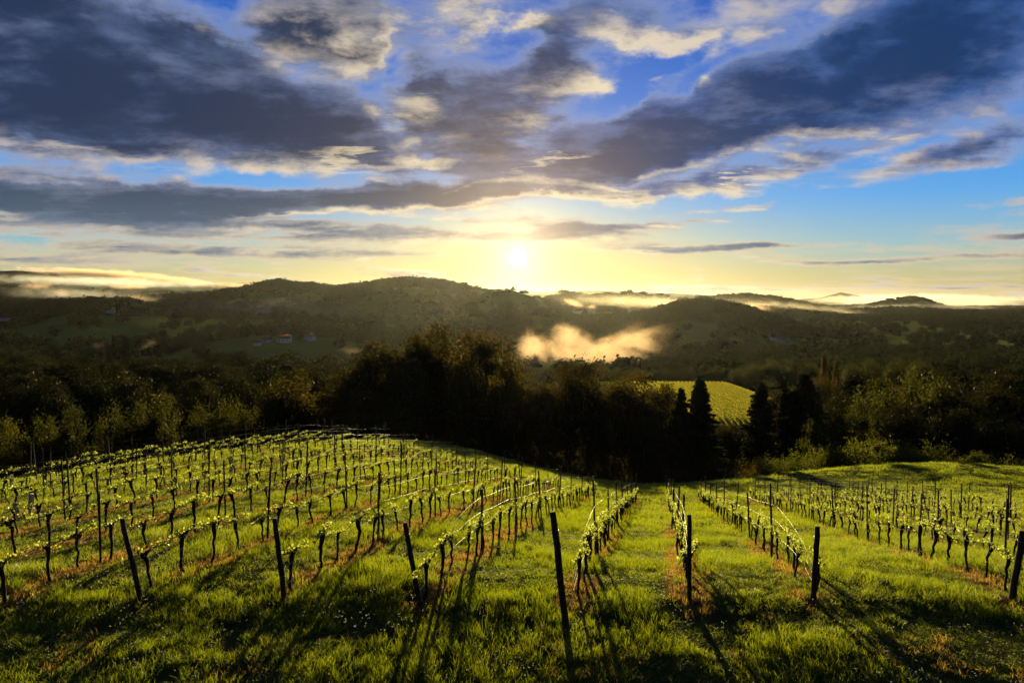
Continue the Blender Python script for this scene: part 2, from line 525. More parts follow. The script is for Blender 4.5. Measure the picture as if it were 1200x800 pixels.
def place(name, parts, loc, label, cat, group=None, rz=0.0, scale=(1, 1, 1), tilt=(0, 0)):
    """a thing: an Empty with copies of the prototype's parts (mesh data shared)"""
    o = thing(name, loc, label, cat, group, rz, scale)
    o.rotation_euler = (tilt[0], tilt[1], rz)
    for pn, src in parts:
        c = src.copy()
        c.name = pn
        COL.objects.link(c)
        c.parent = o
    return o


# ------------------------------------------------------------------ materials
def newmat(name):
    m = bpy.data.materials.new(name)
    m.use_nodes = True
    m.node_tree.nodes.clear()
    return m, NT(m.node_tree)


def finish(m, nt, shader, disp=None, volume=None):
    out = nt.n('ShaderNodeOutputMaterial')
    if shader is not None:
        nt.t.links.new(shader, out.inputs['Surface'])
    if volume is not None:
        nt.t.links.new(volume, out.inputs['Volume'])
    return m


def principled(nt, color, rough=0.9, spec=0.15, metal=0.0, bump=None, bstr=0.3, bdist=0.02):
    p = nt.n('ShaderNodeBsdfPrincipled')
    nt.put(p.inputs['Base Color'], color if isinstance(color, bpy.types.NodeSocket) else (*color, 1))
    nt.put(p.inputs['Roughness'], rough)
    p.inputs['Specular IOR Level'].default_value = spec
    p.inputs['Metallic'].default_value = metal
    if bump is not None:
        b = nt.n('ShaderNodeBump')
        b.inputs['Strength'].default_value = bstr
        b.inputs['Distance'].default_value = bdist
        nt.put(b.inputs['Height'], bump)
        nt.t.links.new(b.outputs[0], p.inputs['Normal'])
    return p.outputs[0]


def leaf_mat(name, c1, c2, t1, t2, share=0.5, gloss=0.0, scale=0.25, rnd=0.35):
    """leaf: reflects a little, lets the low sun shine through"""
    m, nt = newmat(name)
    geo = nt.n('ShaderNodeNewGeometry')
    oi = nt.n('ShaderNodeObjectInfo')
    r = geo.outputs['Random Per Island']
    v = nt.math('ADD', nt.math('MULTIPLY', r, 1 - rnd), nt.math('MULTIPLY', oi.outputs['Random'], rnd))
    cd = nt.mix(v, c1, c2)
    ct = nt.mix(v, t1, t2)
    d = nt.n('ShaderNodeBsdfDiffuse')
    nt.put(d.inputs[0], cd)
    t = nt.n('ShaderNodeBsdfTranslucent')
    nt.put(t.inputs[0], ct)
    mx = nt.n('ShaderNodeMixShader')
    mx.inputs[0].default_value = share
    nt.t.links.new(d.outputs[0], mx.inputs[1])
    nt.t.links.new(t.outputs[0], mx.inputs[2])
    sh = mx.outputs[0]
    if gloss > 0:
        gl = nt.n('ShaderNodeBsdfGlossy')
        gl.inputs['Roughness'].default_value = 0.42
        gl.inputs['Color'].default_value = (0.9, 0.9, 0.8, 1)
        m2 = nt.n('ShaderNodeMixShader')
        m2.inputs[0].default_value = gloss
        nt.t.links.new(sh, m2.inputs[1])
        nt.t.links.new(gl.outputs[0], m2.inputs[2])
        sh = m2.outputs[0]
    return finish(m, nt, sh)


M = {}
M['leaf_broad'] = leaf_mat('broad_leaf', (0.013, 0.020, 0.005), (0.026, 0.033, 0.008), (0.03, 0.033, 0.002), (0.20, 0.135, 0.008), 0.30, 0.012)
M['leaf_light'] = leaf_mat('fresh_leaf', (0.018, 0.030, 0.006), (0.036, 0.048, 0.009), (0.06, 0.085, 0.004), (0.24, 0.235, 0.012), 0.36, 0.015)
M['needle'] = leaf_mat('spruce_needle', (0.012, 0.020, 0.010), (0.028, 0.038, 0.014), (0.02, 0.025, 0.006), (0.05, 0.05, 0.01), 0.25, 0.02)
M['leaf_far'] = leaf_mat('distant_leaf', (0.018, 0.030, 0.008), (0.028, 0.042, 0.011), (0.014, 0.02, 0.003), (0.03, 0.035, 0.006), 0.2, 0.0, rnd=0.7)
M['leaf_vine'] = leaf_mat('vine_leaf', (0.06, 0.08, 0.016), (0.10, 0.12, 0.03), (0.36, 0.46, 0.03), (0.62, 0.62, 0.08), 0.6, 0.05)
M['blade'] = leaf_mat('grass_blade', (0.028, 0.046, 0.006), (0.065, 0.075, 0.010), (0.17, 0.285, 0.005), (0.50, 0.485, 0.012), 0.55, 0.035)
M['straw'] = leaf_mat('dry_grass_blade', (0.13, 0.08, 0.018), (0.22, 0.13, 0.03), (0.46, 0.26, 0.03), (0.66, 0.42, 0.06), 0.5, 0.02)
M['fleck'] = leaf_mat('sparkle_fleck', (0.7, 0.7, 0.62), (0.8, 0.8, 0.75), (0.5, 0.5, 0.4), (0.6, 0.6, 0.5), 0.35, 0.05)  # for the white flecks that imitate sparkles


def bark(name, c1, c2, scale):
    m, nt = newmat(name)
    t = nt.n('ShaderNodeTexCoord')
    n = nt.noise(nt.vmath('MULTIPLY', t.outputs['Object'], (1, 1, 0.25)), scale, 6, 0.65)
    return finish(m, nt, principled(nt, nt.mix(nt.mapr(n, 0.35, 0.65), c1, c2), 0.92, 0.1, bump=n, bstr=0.7, bdist=0.4 / scale))


M['bark'] = bark('tree_bark', (0.025, 0.018, 0.012), (0.06, 0.045, 0.03), 6.0)
M['vine_bark'] = bark('vine_bark', (0.020, 0.013, 0.008), (0.055, 0.037, 0.022), 40.0)
M['post_wood'] = bark('weathered_post_wood', (0.030, 0.022, 0.015), (0.085, 0.064, 0.044), 28.0)
M['stake'] = bark('brown_stake', (0.035, 0.025, 0.018), (0.09, 0.062, 0.04), 45.0)
M['guard'] = bark('pale_guard', (0.50, 0.40, 0.22), (0.62, 0.52, 0.32), 9.0)


def ground_material():
    m, nt = newmat('ground')
    geo = nt.n('ShaderNodeNewGeometry')
    at = nt.n('ShaderNodeAttribute', attribute_name='cover')
    sp = nt.n('ShaderNodeSeparateColor')
    nt.t.links.new(at.outputs['Color'], sp.inputs[0])
    P = geo.outputs['Position']
    a = nt.noise(P, 0.9, 6, 0.6)
    b = nt.noise(P, 0.045, 5, 0.6)
    fine = nt.noise(P, 7.0, 6, 0.7)
    grass = nt.mix(nt.mapr(a, 0.35, 0.65), (0.030, 0.040, 0.009), (0.065, 0.070, 0.016))
    grass = nt.mix(nt.mapr(b, 0.40, 0.62, 0, 0.6), grass, (0.085, 0.090, 0.020))
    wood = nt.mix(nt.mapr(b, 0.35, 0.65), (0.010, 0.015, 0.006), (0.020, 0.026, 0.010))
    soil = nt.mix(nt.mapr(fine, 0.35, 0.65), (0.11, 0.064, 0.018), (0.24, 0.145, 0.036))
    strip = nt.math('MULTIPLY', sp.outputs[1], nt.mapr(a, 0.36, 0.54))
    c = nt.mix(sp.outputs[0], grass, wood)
    c = nt.mix(strip, c, soil)
    field = nt.mix(nt.mapr(a, 0.3, 0.7), (0.13, 0.175, 0.024), (0.21, 0.23, 0.038))
    patch = nt.noise(P, 0.006, 3, 0.5)
    field = nt.mix(nt.mapr(patch, 0.42, 0.58, 0, 0.6), field, (0.12, 0.105, 0.03))
    c = nt.mix(sp.outputs[2], c, field)
    # fully rough and matt, with a fine bump
    p = principled(nt, c, 1.0, 0.0, bump=fine, bstr=0.6, bdist=0.05)
    return finish(m, nt, p)


M['ground'] = ground_material()

# ------------------------------------------------------------------ vineyard layout (needed by the ground cover)
ROW_A = D2R(12.4)
RD = np.array([math.sin(ROW_A), math.cos(ROW_A)])


def base_x(px, py, Y):
    return ray(px, py)[0] * Y


ROW_STARTS = [base_x(p, b, y) - (y - 16) * RD[0] / RD[1] for p, b, y in
              ((165, 692, 16), (333, 690, 16), (492, 697, 16), (662, 735, 14.6), (808, 703, 16), (953, 705, 16), (1187, 697, 16.2))]
NAMED = list(ROW_STARTS)
left_rows = [NAMED[0] - 3.15 * k for k in range(1, 15)]
right_rows = [NAMED[-1] + 3.0 * k for k in range(1, 5)]
ALLROWS = left_rows[::-1] + NAMED + right_rows


def y_end(u):
    return np.interp(u, [-1.2, -0.75, -0.5, -0.34, -0.22, -0.05, 0.1, 0.2, 0.3, 0.5, 0.8], [36, 41, 52, 61, 62, 61, 60, 62, 64, 66, 68])


def row_dist(x, y):
    """sideways distance to the closest row"""
    off = x - (y - 16) * RD[0] / RD[1]
    a = np.asarray(ALLROWS)
    return np.min(np.abs(off[:, None] - a[None, :]), axis=1) * RD[1]


# ------------------------------------------------------------------ ground: one sheet from underfoot to the horizon
def build_ground():
    fine = np.radians(np.arange(-50, 50.01, 0.16))
    coarse = np.radians(np.concatenate([np.arange(-180, -50, 4.0), np.arange(54, 180, 4.0)]))
    az = np.sort(np.concatenate([fine, coarse]))
    rr = [1.5]
    while rr[-1] < 16800:
        r = rr[-1]
        k = 1.03 if r < 10 else (1.012 if r < 120 else (1.02 if r < 700 else 1.026))
        rr.append(r * k)
    rr = np.array(rr)
    A, R = np.meshgrid(az, rr)
    X, Y = R * np.sin(A), R * np.cos(A)
    x, y = X.ravel(), Y.ravel()
    z = ground_z(x, y)
    n, m = len(rr), len(az)
    i = np.arange(n - 1)[:, None] * m
    j = np.arange(m)[None, :]
    jn = (j + 1) % m
    f = np.stack([(i + j), (i + m + j), (i + m + jn), (i + jn)], -1).reshape(-1, 4)[:, ::-1]
    v = np.stack([x, y, z], 1)
    c = np.array([[0, 0, near_z(np.zeros(1), np.zeros(1))[0]]])
    v = np.concatenate([v, c])
    tri = np.stack([np.full(m, len(v) - 1), np.arange(m), (np.arange(m) + 1) % m], 1)[:, ::-1]
    o = mesh_obj('ground', v, [f, tri], [M['ground']], smooth=True)
    col = np.zeros((len(v), 4), np.float32)
    yy = v[:, 1]
    rad = np.hypot(v[:, 0], yy)
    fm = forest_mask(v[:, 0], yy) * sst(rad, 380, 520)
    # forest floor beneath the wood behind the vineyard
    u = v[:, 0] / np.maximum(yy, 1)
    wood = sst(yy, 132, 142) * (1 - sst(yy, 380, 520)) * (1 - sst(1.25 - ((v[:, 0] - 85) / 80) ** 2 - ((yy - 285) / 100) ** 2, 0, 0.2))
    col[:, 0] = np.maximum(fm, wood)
    inrow = (yy > 13) & (yy < 90) & (np.abs(u) < 1.2)
    s = np.zeros(len(v))
    idx = np.where(inrow)[0]
    ye = y_end(u[idx])
    s[idx] = (1 - sst(row_dist(v[idx, 0], yy[idx]), 0.35, 0.75)) * (yy[idx] < ye) * sst(yy[idx], 15.0, 16.0)
    col[:, 1] = s
    col[:, 2] = np.maximum((1 - fm) * sst(yy, 520, 700), sst(1.2 - ((v[:, 0] - 85) / 75) ** 2 - ((yy - 285) / 100) ** 2, 0, 0.2))
    col[:, 3] = 1
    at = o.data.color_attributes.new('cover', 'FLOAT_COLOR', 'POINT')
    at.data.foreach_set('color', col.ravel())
    tag(o, 'rolling grass and forest ground falling away to the hazy hills', 'ground', kind='structure')
    return o


build_ground()


# ------------------------------------------------------------------ shapes
class MB:
    def __init__(self):
        self.v, self.q, self.t, self.n = [], [], [], 0

    def add(self, v, q=None, t=None):
        v = np.asarray(v, float)
        if q is not None and len(q):
            self.q.append(np.asarray(q) + self.n)
        if t is not None and len(t):
            self.t.append(np.asarray(t) + self.n)
        self.v.append(v)
        self.n += len(v)

    def tube(self, pts, rad, sides=6, cap=True, wob=0.0):
        pts = np.asarray(pts, float)
        rad = np.broadcast_to(np.asarray(rad, float), (len(pts),))
        tg = np.gradient(pts, axis=0)
        tg /= np.linalg.norm(tg, axis=1)[:, None] + 1e-9
        ref = np.array([1.0, 0.0, 0.0]) if abs(tg[0][0]) < 0.8 else np.array([0.0, 1.0, 0.0])
        ring = []
        for p, t, r in zip(pts, tg, rad):
            a = np.cross(t, ref)
            a /= np.linalg.norm(a) + 1e-9
            b = np.cross(t, a)
            th = np.linspace(0, 2 * math.pi, sides, endpoint=False)
            rw = r * (1 + wob * (rng.random(sides) - 0.5))
            ring.append(p + np.outer(np.cos(th) * rw, a) + np.outer(np.sin(th) * rw, b))
        v = np.concatenate(ring)
        q = []
        for k in range(len(pts) - 1):
            for s in range(sides):
                s2 = (s + 1) % sides
                q.append((k * sides + s, k * sides + s2, (k + 1) * sides + s2, (k + 1) * sides + s))
        t = []
        if cap:
            n = len(v)
            v = np.concatenate([v, pts[:1], pts[-1:]])
            for s in range(sides):
                s2 = (s + 1) % sides
                t.append((n, s2, s))
                b = (len(pts) - 1) * sides
                t.append((n + 1, b + s, b + s2))
        self.add(v, q, t)

    def box(self, c, h, rot=0.0):
        v = np.array([[x, y, z] for z in (-1, 1) for y in (-1, 1) for x in (-1, 1)], float) * np.asarray(h)
        ca, sa = math.cos(rot), math.sin(rot)
        v = np.stack([v[:, 0] * ca - v[:, 1] * sa, v[:, 0] * sa + v[:, 1] * ca, v[:, 2]], 1) + np.asarray(c)
        self.add(v, [(0, 2, 3, 1), (4, 5, 7, 6), (0, 1, 5, 4), (2, 6, 7, 3), (0, 4, 6, 2), (1, 3, 7, 5)])

    def leaves(self, c, size, nrm=None, aspect=0.62):
        """one bent rhomb per centre"""
        c = np.asarray(c, float)
        n = len(c)
        size = np.broadcast_to(np.asarray(size, float), (n,))
        d = rng.normal(size=(n, 3)) if nrm is None else np.asarray(nrm) + 0.6 * rng.normal(size=(n, 3))
        d /= np.linalg.norm(d, axis=1)[:, None] + 1e-9
        r = rng.normal(size=(n, 3))
        a = np.cross(d, r)
        a /= np.linalg.norm(a, axis=1)[:, None] + 1e-9
        b = np.cross(d, a)
        s = size[:, None]
        v = np.stack([c - a * s * 0.5, c + b * s * aspect * 0.5 + d * s * 0.08, c + a * s * 0.5, c - b * s * aspect * 0.5 + d * s * 0.08], 1).reshape(-1, 3)
        q = np.arange(4 * n).reshape(n, 4)
        self.add(v, q)

    def build(self, name, mat, parent=None, smooth=False, link=True):
        f = []
        if self.q:
            f.append(np.concatenate(self.q))
        if self.t:
            f.append(np.concatenate(self.t))
        return mesh_obj(name, np.concatenate(self.v), f, [mat], parent=parent, smooth=smooth, link=link)


# ------------------------------------------------------------------ tree kinds (built unlinked, copied to their places)
def proto_broad(h, w, nclump, nleaf, leaf, seed, mat, bare=0.16, squash=1.0, lobes=5):
    global rng
    rng = np.random.default_rng(seed)
    tr, cr = MB(), MB()
    lean = rng.normal(size=2) * 0.02 * h
    zz = np.linspace(-1.0, h * 0.78, 9)
    pts = np.stack([lean[0] * (zz / h) ** 2 + 0.12 * np.sin(zz * 0.5 + seed), lean[1] * (zz / h) ** 2, zz], 1)
    tr.tube(pts, np.linspace(0.028 * h * 0.62, 0.05, 9), 7)
    # a handful of lobes give the uneven outline
    lob = []
    for k in range(lobes):
        a = 2 * math.pi * (k + rng.random() * 0.7) / lobes
        rr = w * 0.5 * (0.30 + 0.28 * rng.random())
        lob.append((rr * math.cos(a), rr * math.sin(a), h * (0.36 + 0.42 * rng.random()), w * (0.20 + 0.13 * rng.random()), h * (0.15 + 0.10 * rng.random())))
    lob.append((0, 0, h * 0.74, w * 0.27, h * 0.25))
    lob.append((rng.normal() * w * 0.06, rng.normal() * w * 0.06, h * 0.42, w * 0.40, h * 0.24))
    for k in range(nclump):
        L = lob[rng.integers(len(lob))]
        d = rng.normal(size=3)
        d /= np.linalg.norm(d)
        rad = 0.70 + 0.30 * rng.random() ** 0.6
        c = np.array([L[0] + d[0] * L[3] * rad, L[1] + d[1] * L[3] * rad, L[2] + d[2] * L[4] * rad * squash])
        if c[2] < bare * h:
            c[2] = bare * h + rng.random() * 0.1 * h
        cs = w * (0.045 + 0.05 * rng.random())
        n = int(nleaf * (0.6 + 0.8 * rng.random()))
        p = rng.normal(size=(n, 3)) * np.array([1.0, 1.0, 0.62]) * cs
        cr.leaves(c + p, leaf * (0.6 + 0.8 * rng.random(n)), nrm=np.tile(d * 0.5 + np.array([0, 0, 0.5]), (n, 1)))
        if k % 4 == 0:
            t0 = np.array([*pts[int(rng.integers(3, 8))]])
            mid = (t0 + c) / 2 + np.array([0, 0, -0.05 * h * rng.random()])
            tr.tube([t0, mid, c], [0.006 * h, 0.004 * h, 0.02], 5, cap=False)
    return [('trunk', tr.build('trunk', M['bark'], smooth=True, link=False)), ('crown', cr.build('crown', mat, link=False))]


def proto_spruce(h, w, seed):
    global rng
    rng = np.random.default_rng(seed)
    tr, cr = MB(), MB()
    zz = np.linspace(-1, h, 10)
    tr.tube(np.stack([0 * zz, 0 * zz, zz], 1), np.linspace(0.016 * h, 0.03, 10), 7)
    z = h * 0.05
    while z < h * 0.985:
        f = 1 - z / h
        L = w * 0.5 * (f ** 0.75) * (0.75 + 0.5 * rng.random()) + 0.2
        nb = 6 + int(7 * f)
        a0 = rng.random() * 6.28
        for b in range(nb):
            a = a0 + 6.283 * b / nb + rng.normal() * 0.15
            Lb = L * (0.65 + 0.5 * rng.random())
            s = np.linspace(0, 1, 5)
            zb = z + Lb * (-0.42 * s + 0.20 * s * s) + rng.normal() * 0.12
            pts = np.stack([np.cos(a) * Lb * s, np.sin(a) * Lb * s, zb], 1)
            n = int(30 + 52 * Lb)
            ss = rng.random(n) ** 0.7
            c = np.stack([np.interp(ss, s, pts[:, k]) for k in range(3)], 1)
            side = (rng.random(n) - 0.5) * 0.5 * Lb * (1.05 - ss * 0.8)
            c[:, 0] += -np.sin(a) * side
            c[:, 1] += np.cos(a) * side
            c[:, 2] -= np.abs(side) * 0.25 + rng.random(n) * 0.22
            cr.leaves(c, 0.45 + 0.40 * rng.random(n), nrm=np.tile([0, 0, 0.5], (n, 1)), aspect=0.35)
        z += 0.30 + 0.45 * f * (h / 22.0) * (0.7 + 0.6 * rng.random())
    return [('trunk', tr.build('trunk', M['bark'], smooth=True, link=False)), ('crown', cr.build('crown', M['needle'], link=False))]


def proto_column(h, w, seed, mat):
    global rng
    rng = np.random.default_rng(seed)
    tr, cr = MB(), MB()
    zz = np.linspace(-1, h * 0.9, 7)
    tr.tube(np.stack([0.1 * np.sin(zz), 0 * zz, zz], 1), np.linspace(0.25, 0.03, 7), 6)
    for k in range(90):
        t = rng.random()
        z = h * (0.08 + 0.92 * t)
        r = w * 0.5 * math.sin(math.pi * min(1, 0.12 + 0.88 * t) ** 0.8) ** 0.6 * (0.5 + 0.5 * rng.random())
        a = rng.random() * 6.28
        c = np.array([r * math.cos(a), r * math.sin(a), z])
        n = 60
        cr.leaves(c + rng.normal(size=(n, 3)) * np.array([0.28, 0.28, 0.6]), 0.25 + 0.3 * rng.random(n))
    return [('trunk', tr.build('trunk', M['bark'], smooth=True, link=False)), ('crown', cr.build('crown', mat, link=False))]


def proto_bush(h, w, seed, mat, n=26):
    global rng
    rng = np.random.default_rng(seed)
    st, cr = MB(), MB()
    for k in range(n):
        a, r = rng.random() * 6.28, w * 0.5 * math.sqrt(rng.random())
        zt = h * (0.25 + 0.70 * rng.random() * math.sqrt(max(0, 1 - (r / (w * 0.55)) ** 2)))
        c = np.array([r * math.cos(a), r * math.sin(a), zt])
        m = 120
        cr.leaves(c + rng.normal(size=(m, 3)) * np.array([0.10 * w, 0.10 * w, 0.11 * h]), 0.10 + 0.16 * rng.random(m))
        if k % 2 == 0:
            st.tube([np.array([c[0] * 0.1, c[1] * 0.1, -0.3]), np.array([c[0] * 0.6, c[1] * 0.6, zt * 0.5]), c], [0.05, 0.035, 0.01], 5, cap=False)
    return [('stem', st.build('stem', M['bark'], link=False)), ('foliage', cr.build('foliage', mat, link=False))]


BROAD = [proto_broad(26, 17, 240, 125, 0.52, 100 + k, M['leaf_broad'], bare=0.05, lobes=5 + k % 3) for k in range(5)]
M['leaf_wood'] = leaf_mat('wood_edge_leaf', (0.014, 0.023, 0.005), (0.028, 0.037, 0.008), (0.025, 0.035, 0.002), (0.17, 0.155, 0.008), 0.30, 0.012)
ROUND = [proto_broad(18, 16, 190, 115, 0.44, 200 + k, M['leaf_light'], bare=0.05, lobes=5) for k in range(3)]
M['leaf_dark'] = leaf_mat('shaded_leaf', (0.013, 0.021, 0.005), (0.026, 0.034, 0.008), (0.012, 0.016, 0.002), (0.055, 0.048, 0.004), 0.26, 0.01)  # duller copy of the broad leaf, the wood's shade put into its colour


def recolour(parts, mat):
    out = []
    for n_, o_ in parts:
        c_ = o_.copy()
        if n_ == 'crown':
            c_.data = o_.data.copy()
            c_.data.materials[0] = mat
        out.append((n_, c_))
    return out


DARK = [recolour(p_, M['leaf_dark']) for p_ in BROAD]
ROUNDW = [recolour(p_, M['leaf_wood']) for p_ in ROUND]
SPRUCE = [proto_spruce(26, 10.5, 300 + k) for k in range(3)]
POPLAR = [proto_column(16, 4.2, 350, M['leaf_broad']), proto_column(16, 4.6, 351, M['leaf_broad'])]
BUSH = [proto_bush(3.4, 5.0, 400 + k, M['leaf_light']) for k in range(3)]
ORCHARD = proto_broad(4.2, 4.0, 34, 60, 0.20, 420, M['leaf_light'], bare=0.36, lobes=4)
rng = np.random.default_rng(5)

# ------------------------------------------------------------------ trees one can tell apart
def zg(x, y):
    return float(ground_z(np.array([x]), np.array([y]))[0])


ORD = ['first', 'second', 'third', 'fourth', 'fifth', 'sixth', 'seventh', 'eighth', 'ninth', 'tenth', 'eleventh', 'twelfth', 'thirteenth', 'fourteenth',
       'fifteenth', 'sixteenth', 'seventeenth', 'eighteenth', 'nineteenth', 'twentieth']
TENS = {20: 'twenty', 30: 'thirty', 40: 'forty', 50: 'fifty', 60: 'sixty', 70: 'seventy', 80: 'eighty', 90: 'ninety'}
TENTH = {30: 'thirtieth', 40: 'fortieth', 50: 'fiftieth', 60: 'sixtieth', 70: 'seventieth', 80: 'eightieth', 90: 'ninetieth'}


def ordn(n):
    """1 -> first"""
    if n <= 20:
        return ORD[n - 1]
    if n >= 100:
        return str(n) + 'th'
    t, r = n // 10 * 10, n % 10
    return TENTH[t] if r == 0 else TENS[t] + '-' + ORD[r - 1]


def tree(name, proto, ph, pw, px, top, Y, wpx, label, cat='tree', group=None, base=None, sink=0.4):
    u, _ = ray(px, 430)
    x = u * Y
    zb = zg(x, Y) - sink
    _, v = ray(px, top)
    h = max(v * Y - zb, 3.0)
    s = wpx / 800.0 * Y / pw
    return place(name, proto, (x, Y, zb), label, cat, group, rng.random() * 6.28, (s, s * (0.9 + 0.2 * rng.random()), h / ph))


WOOD = 'trees of the dark wood below the vineyard'
F = [
    (345, 432, 150, 84, 'broad olive-rimmed tree where the dark wood begins to rise'),
    (398, 437, 147, 66, 'half-height tree between the olive-rimmed tree and the tall crowns'),
    (446, 400, 153, 92, 'yellow-rimmed tall tree on the west flank of the highest crown'),
    (505, 379, 160, 100, 'tallest dark crown of the wood, lower west of the sun'),
    (563, 386, 158, 88, 'tall dark tree with reddish rim straight below the sun'),
    (610, 419, 150, 62, 'narrow reddish tree beside the valley mist bank'),
    (668, 424, 148, 84, 'ragged backlit tree standing in front of the valley mist'),
    (706, 449, 145, 58, 'low dark tree between the ragged and the rounded backlit trees'),
    (740, 435, 151, 92, 'rounded dark tree in front of the bright far meadow edge'),
    (776, 448, 156, 74, 'dark tree touching the pointed spruces from the west'),
    (480, 420, 144, 70, 'shaded tree at the front of the tallest crown'),
    (545, 430, 143, 70, 'shaded tree at the foot of the reddish-rimmed crown'),
    (635, 450, 142, 60, 'shaded low tree under the ragged backlit tree'),
    (425, 455, 141, 64, 'shaded low tree under the yellow-rimmed crown'),
    (585, 450, 141, 60, 'shaded low tree under the sunlit gap of the wood'),
    (765, 480, 141, 56, 'shaded low tree in front of the western spruce'),
    (848, 498, 205, 40, 'low dark tree under the sunlit slope, nearer the sharp-tipped spruce'), (872, 502, 200, 38, 'low dark tree under the sunlit slope, nearer the reddish spruce'),
    (912, 456, 215, 46, 'dark tree rising behind the reddish spruce'), (945, 446, 225, 48, 'dark tree rising behind the widest spruce'), (965, 440, 235, 46, 'dark tree rising just east of the widest spruce'),
    (925, 478, 170, 50, 'dark low tree filling the gap behind the black wedged spruce'),
]
for k, (px, top, Y, w, lab) in enumerate(F):
    tree('broadleaf_tree', BROAD[k % 5], 26, 17, px, top, Y, w, lab, 'tree', WOOD)
for k, (px, top, Y, w, lab) in enumerate([
        (799, 453, 143, 56, 'black spruce at the west edge of the sunlit vineyard slope'),
        (821, 440, 146, 84, 'sharp-tipped spruce cutting into the sunlit vineyard slope from the west'),
        (893, 446, 150, 72, 'reddish spruce at the east edge of the sunlit vineyard slope'),
        (922, 452, 156, 64, 'black spruce wedged between the reddish spruce and the widest one'),
        (944, 438, 153, 118, 'widest black spruce standing east of the reddish spruce')]):
    tree('spruce_tree', SPRUCE[k % 3], 26, 10.5, px, top, Y, w, lab, 'spruce', 'spruces around the sunlit vineyard slope')
# low sunlit line of the west wood
for k, (px, top, Y, w) in enumerate([(-40, 490, 140, 60), (8, 486, 138, 52), (48, 484, 141, 48), (84, 478, 142, 44), (126, 474, 141, 50), (160, 468, 144, 44), (192, 463, 146, 56), (236, 470, 143, 50),
                                     (276, 464, 146, 56), (316, 458, 144, 56)]):
    tree('broadleaf_tree', ROUNDW[k % 3], 18, 16, px, top, Y, w, '%s sunlit crown from the frame edge in the low line above the vineyard' % ordn(k + 1) if k else 'sunlit crown cut by the frame edge in the low line above the vineyard',
         'tree', 'low sunlit trees along the west wood')
# the dark mass behind it, three lines deep
for j, (Y0, tops, n, w, nm) in enumerate([(205, 440, 12, 66, 'middle'), (290, 424, 14, 58, 'upper'), (390, 419, 14, 46, 'topmost')]):
    for k in range(n):
        px = -60 + (480 - 40 * j + 60) * (k + 0.3 + 0.5 * rng.random()) / n
        top = tops + rng.normal() * 5 - (px - 200) * 0.03 * (j == 0)
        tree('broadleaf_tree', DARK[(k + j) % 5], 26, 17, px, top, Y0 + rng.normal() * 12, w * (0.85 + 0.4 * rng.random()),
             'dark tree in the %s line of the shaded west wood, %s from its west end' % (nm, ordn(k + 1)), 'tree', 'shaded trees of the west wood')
tree('spruce_tree', SPRUCE[0], 26, 10.5, 128, 399, 430, 20, 'smaller of two dark pointed trees against the olive meadow', 'spruce', 'pair of dark trees before the meadow')
tree('spruce_tree', SPRUCE[1], 26, 10.5, 149, 393, 430, 30, 'larger of two dark pointed trees against the olive meadow', 'spruce', 'pair of dark trees before the meadow')
# east wood
E = [(985, 452, 160, 66, 0), (1030, 440, 165, 78, 1), (1082, 429, 168, 88, 1), (1135, 436, 166, 86, 0), (1185, 442, 165, 84, 0), (1240, 440, 165, 90, 0), (1005, 470, 140, 56, 1), (1060, 474, 138, 60, 0),
     (1120, 478, 137, 62, 0), (1175, 484, 136, 66, 0), (1225, 486, 136, 66, 0), (965, 490, 138, 46, 1), (1050, 452, 190, 60, 0), (1160, 455, 195, 70, 0), (1010, 432, 230, 54, 0), (1105, 428, 240, 60, 0)]
for k, (px, top, Y, w, lt) in enumerate(E):
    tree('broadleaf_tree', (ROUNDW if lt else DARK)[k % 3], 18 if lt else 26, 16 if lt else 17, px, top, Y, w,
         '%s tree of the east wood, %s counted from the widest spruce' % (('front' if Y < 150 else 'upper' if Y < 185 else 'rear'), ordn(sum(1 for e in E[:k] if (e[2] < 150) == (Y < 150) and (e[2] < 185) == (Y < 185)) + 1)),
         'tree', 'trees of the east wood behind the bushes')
# beyond the sunlit slope
for k, (px, top, Y, w) in enumerate([(868, 431, 470, 26), (884, 425, 450, 28), (904, 420, 450, 30), (926, 421, 440, 32), (948, 423, 420, 26), (1000, 424, 420, 26), (1022, 420, 430, 32), (1050, 419, 430, 30), (1078, 421, 430, 30)]):
    tree('broadleaf_tree', ROUNDW[k % 3], 18, 16, px, top, Y, w, '%s rounded tree from the hedge on the skyline of the sunlit slope' % ordn(k + 1), 'tree', 'rounded trees beyond the sunlit slope')
for k, (px, top, Y, w) in enumerate([(966, 417, 330, 13), (981, 420, 335, 11)]):
    tree('poplar_tree', POPLAR[k], 16, 4.4, px, top, Y, w, ('taller' if k == 0 else 'shorter') + ' of two slim columnar poplars above the east wood', 'poplar', 'columnar poplars')
for k in range(15):
    px = 712 + 11 * k
    tree('broadleaf_tree', ROUNDW[k % 3], 18, 16, px, 432 + rng.normal() * 1.2, 485 + rng.normal() * 8, 17, '%s tree of the dark hedgerow beyond the sunlit slope' % ordn(k + 1), 'tree', 'dark hedgerow trees')
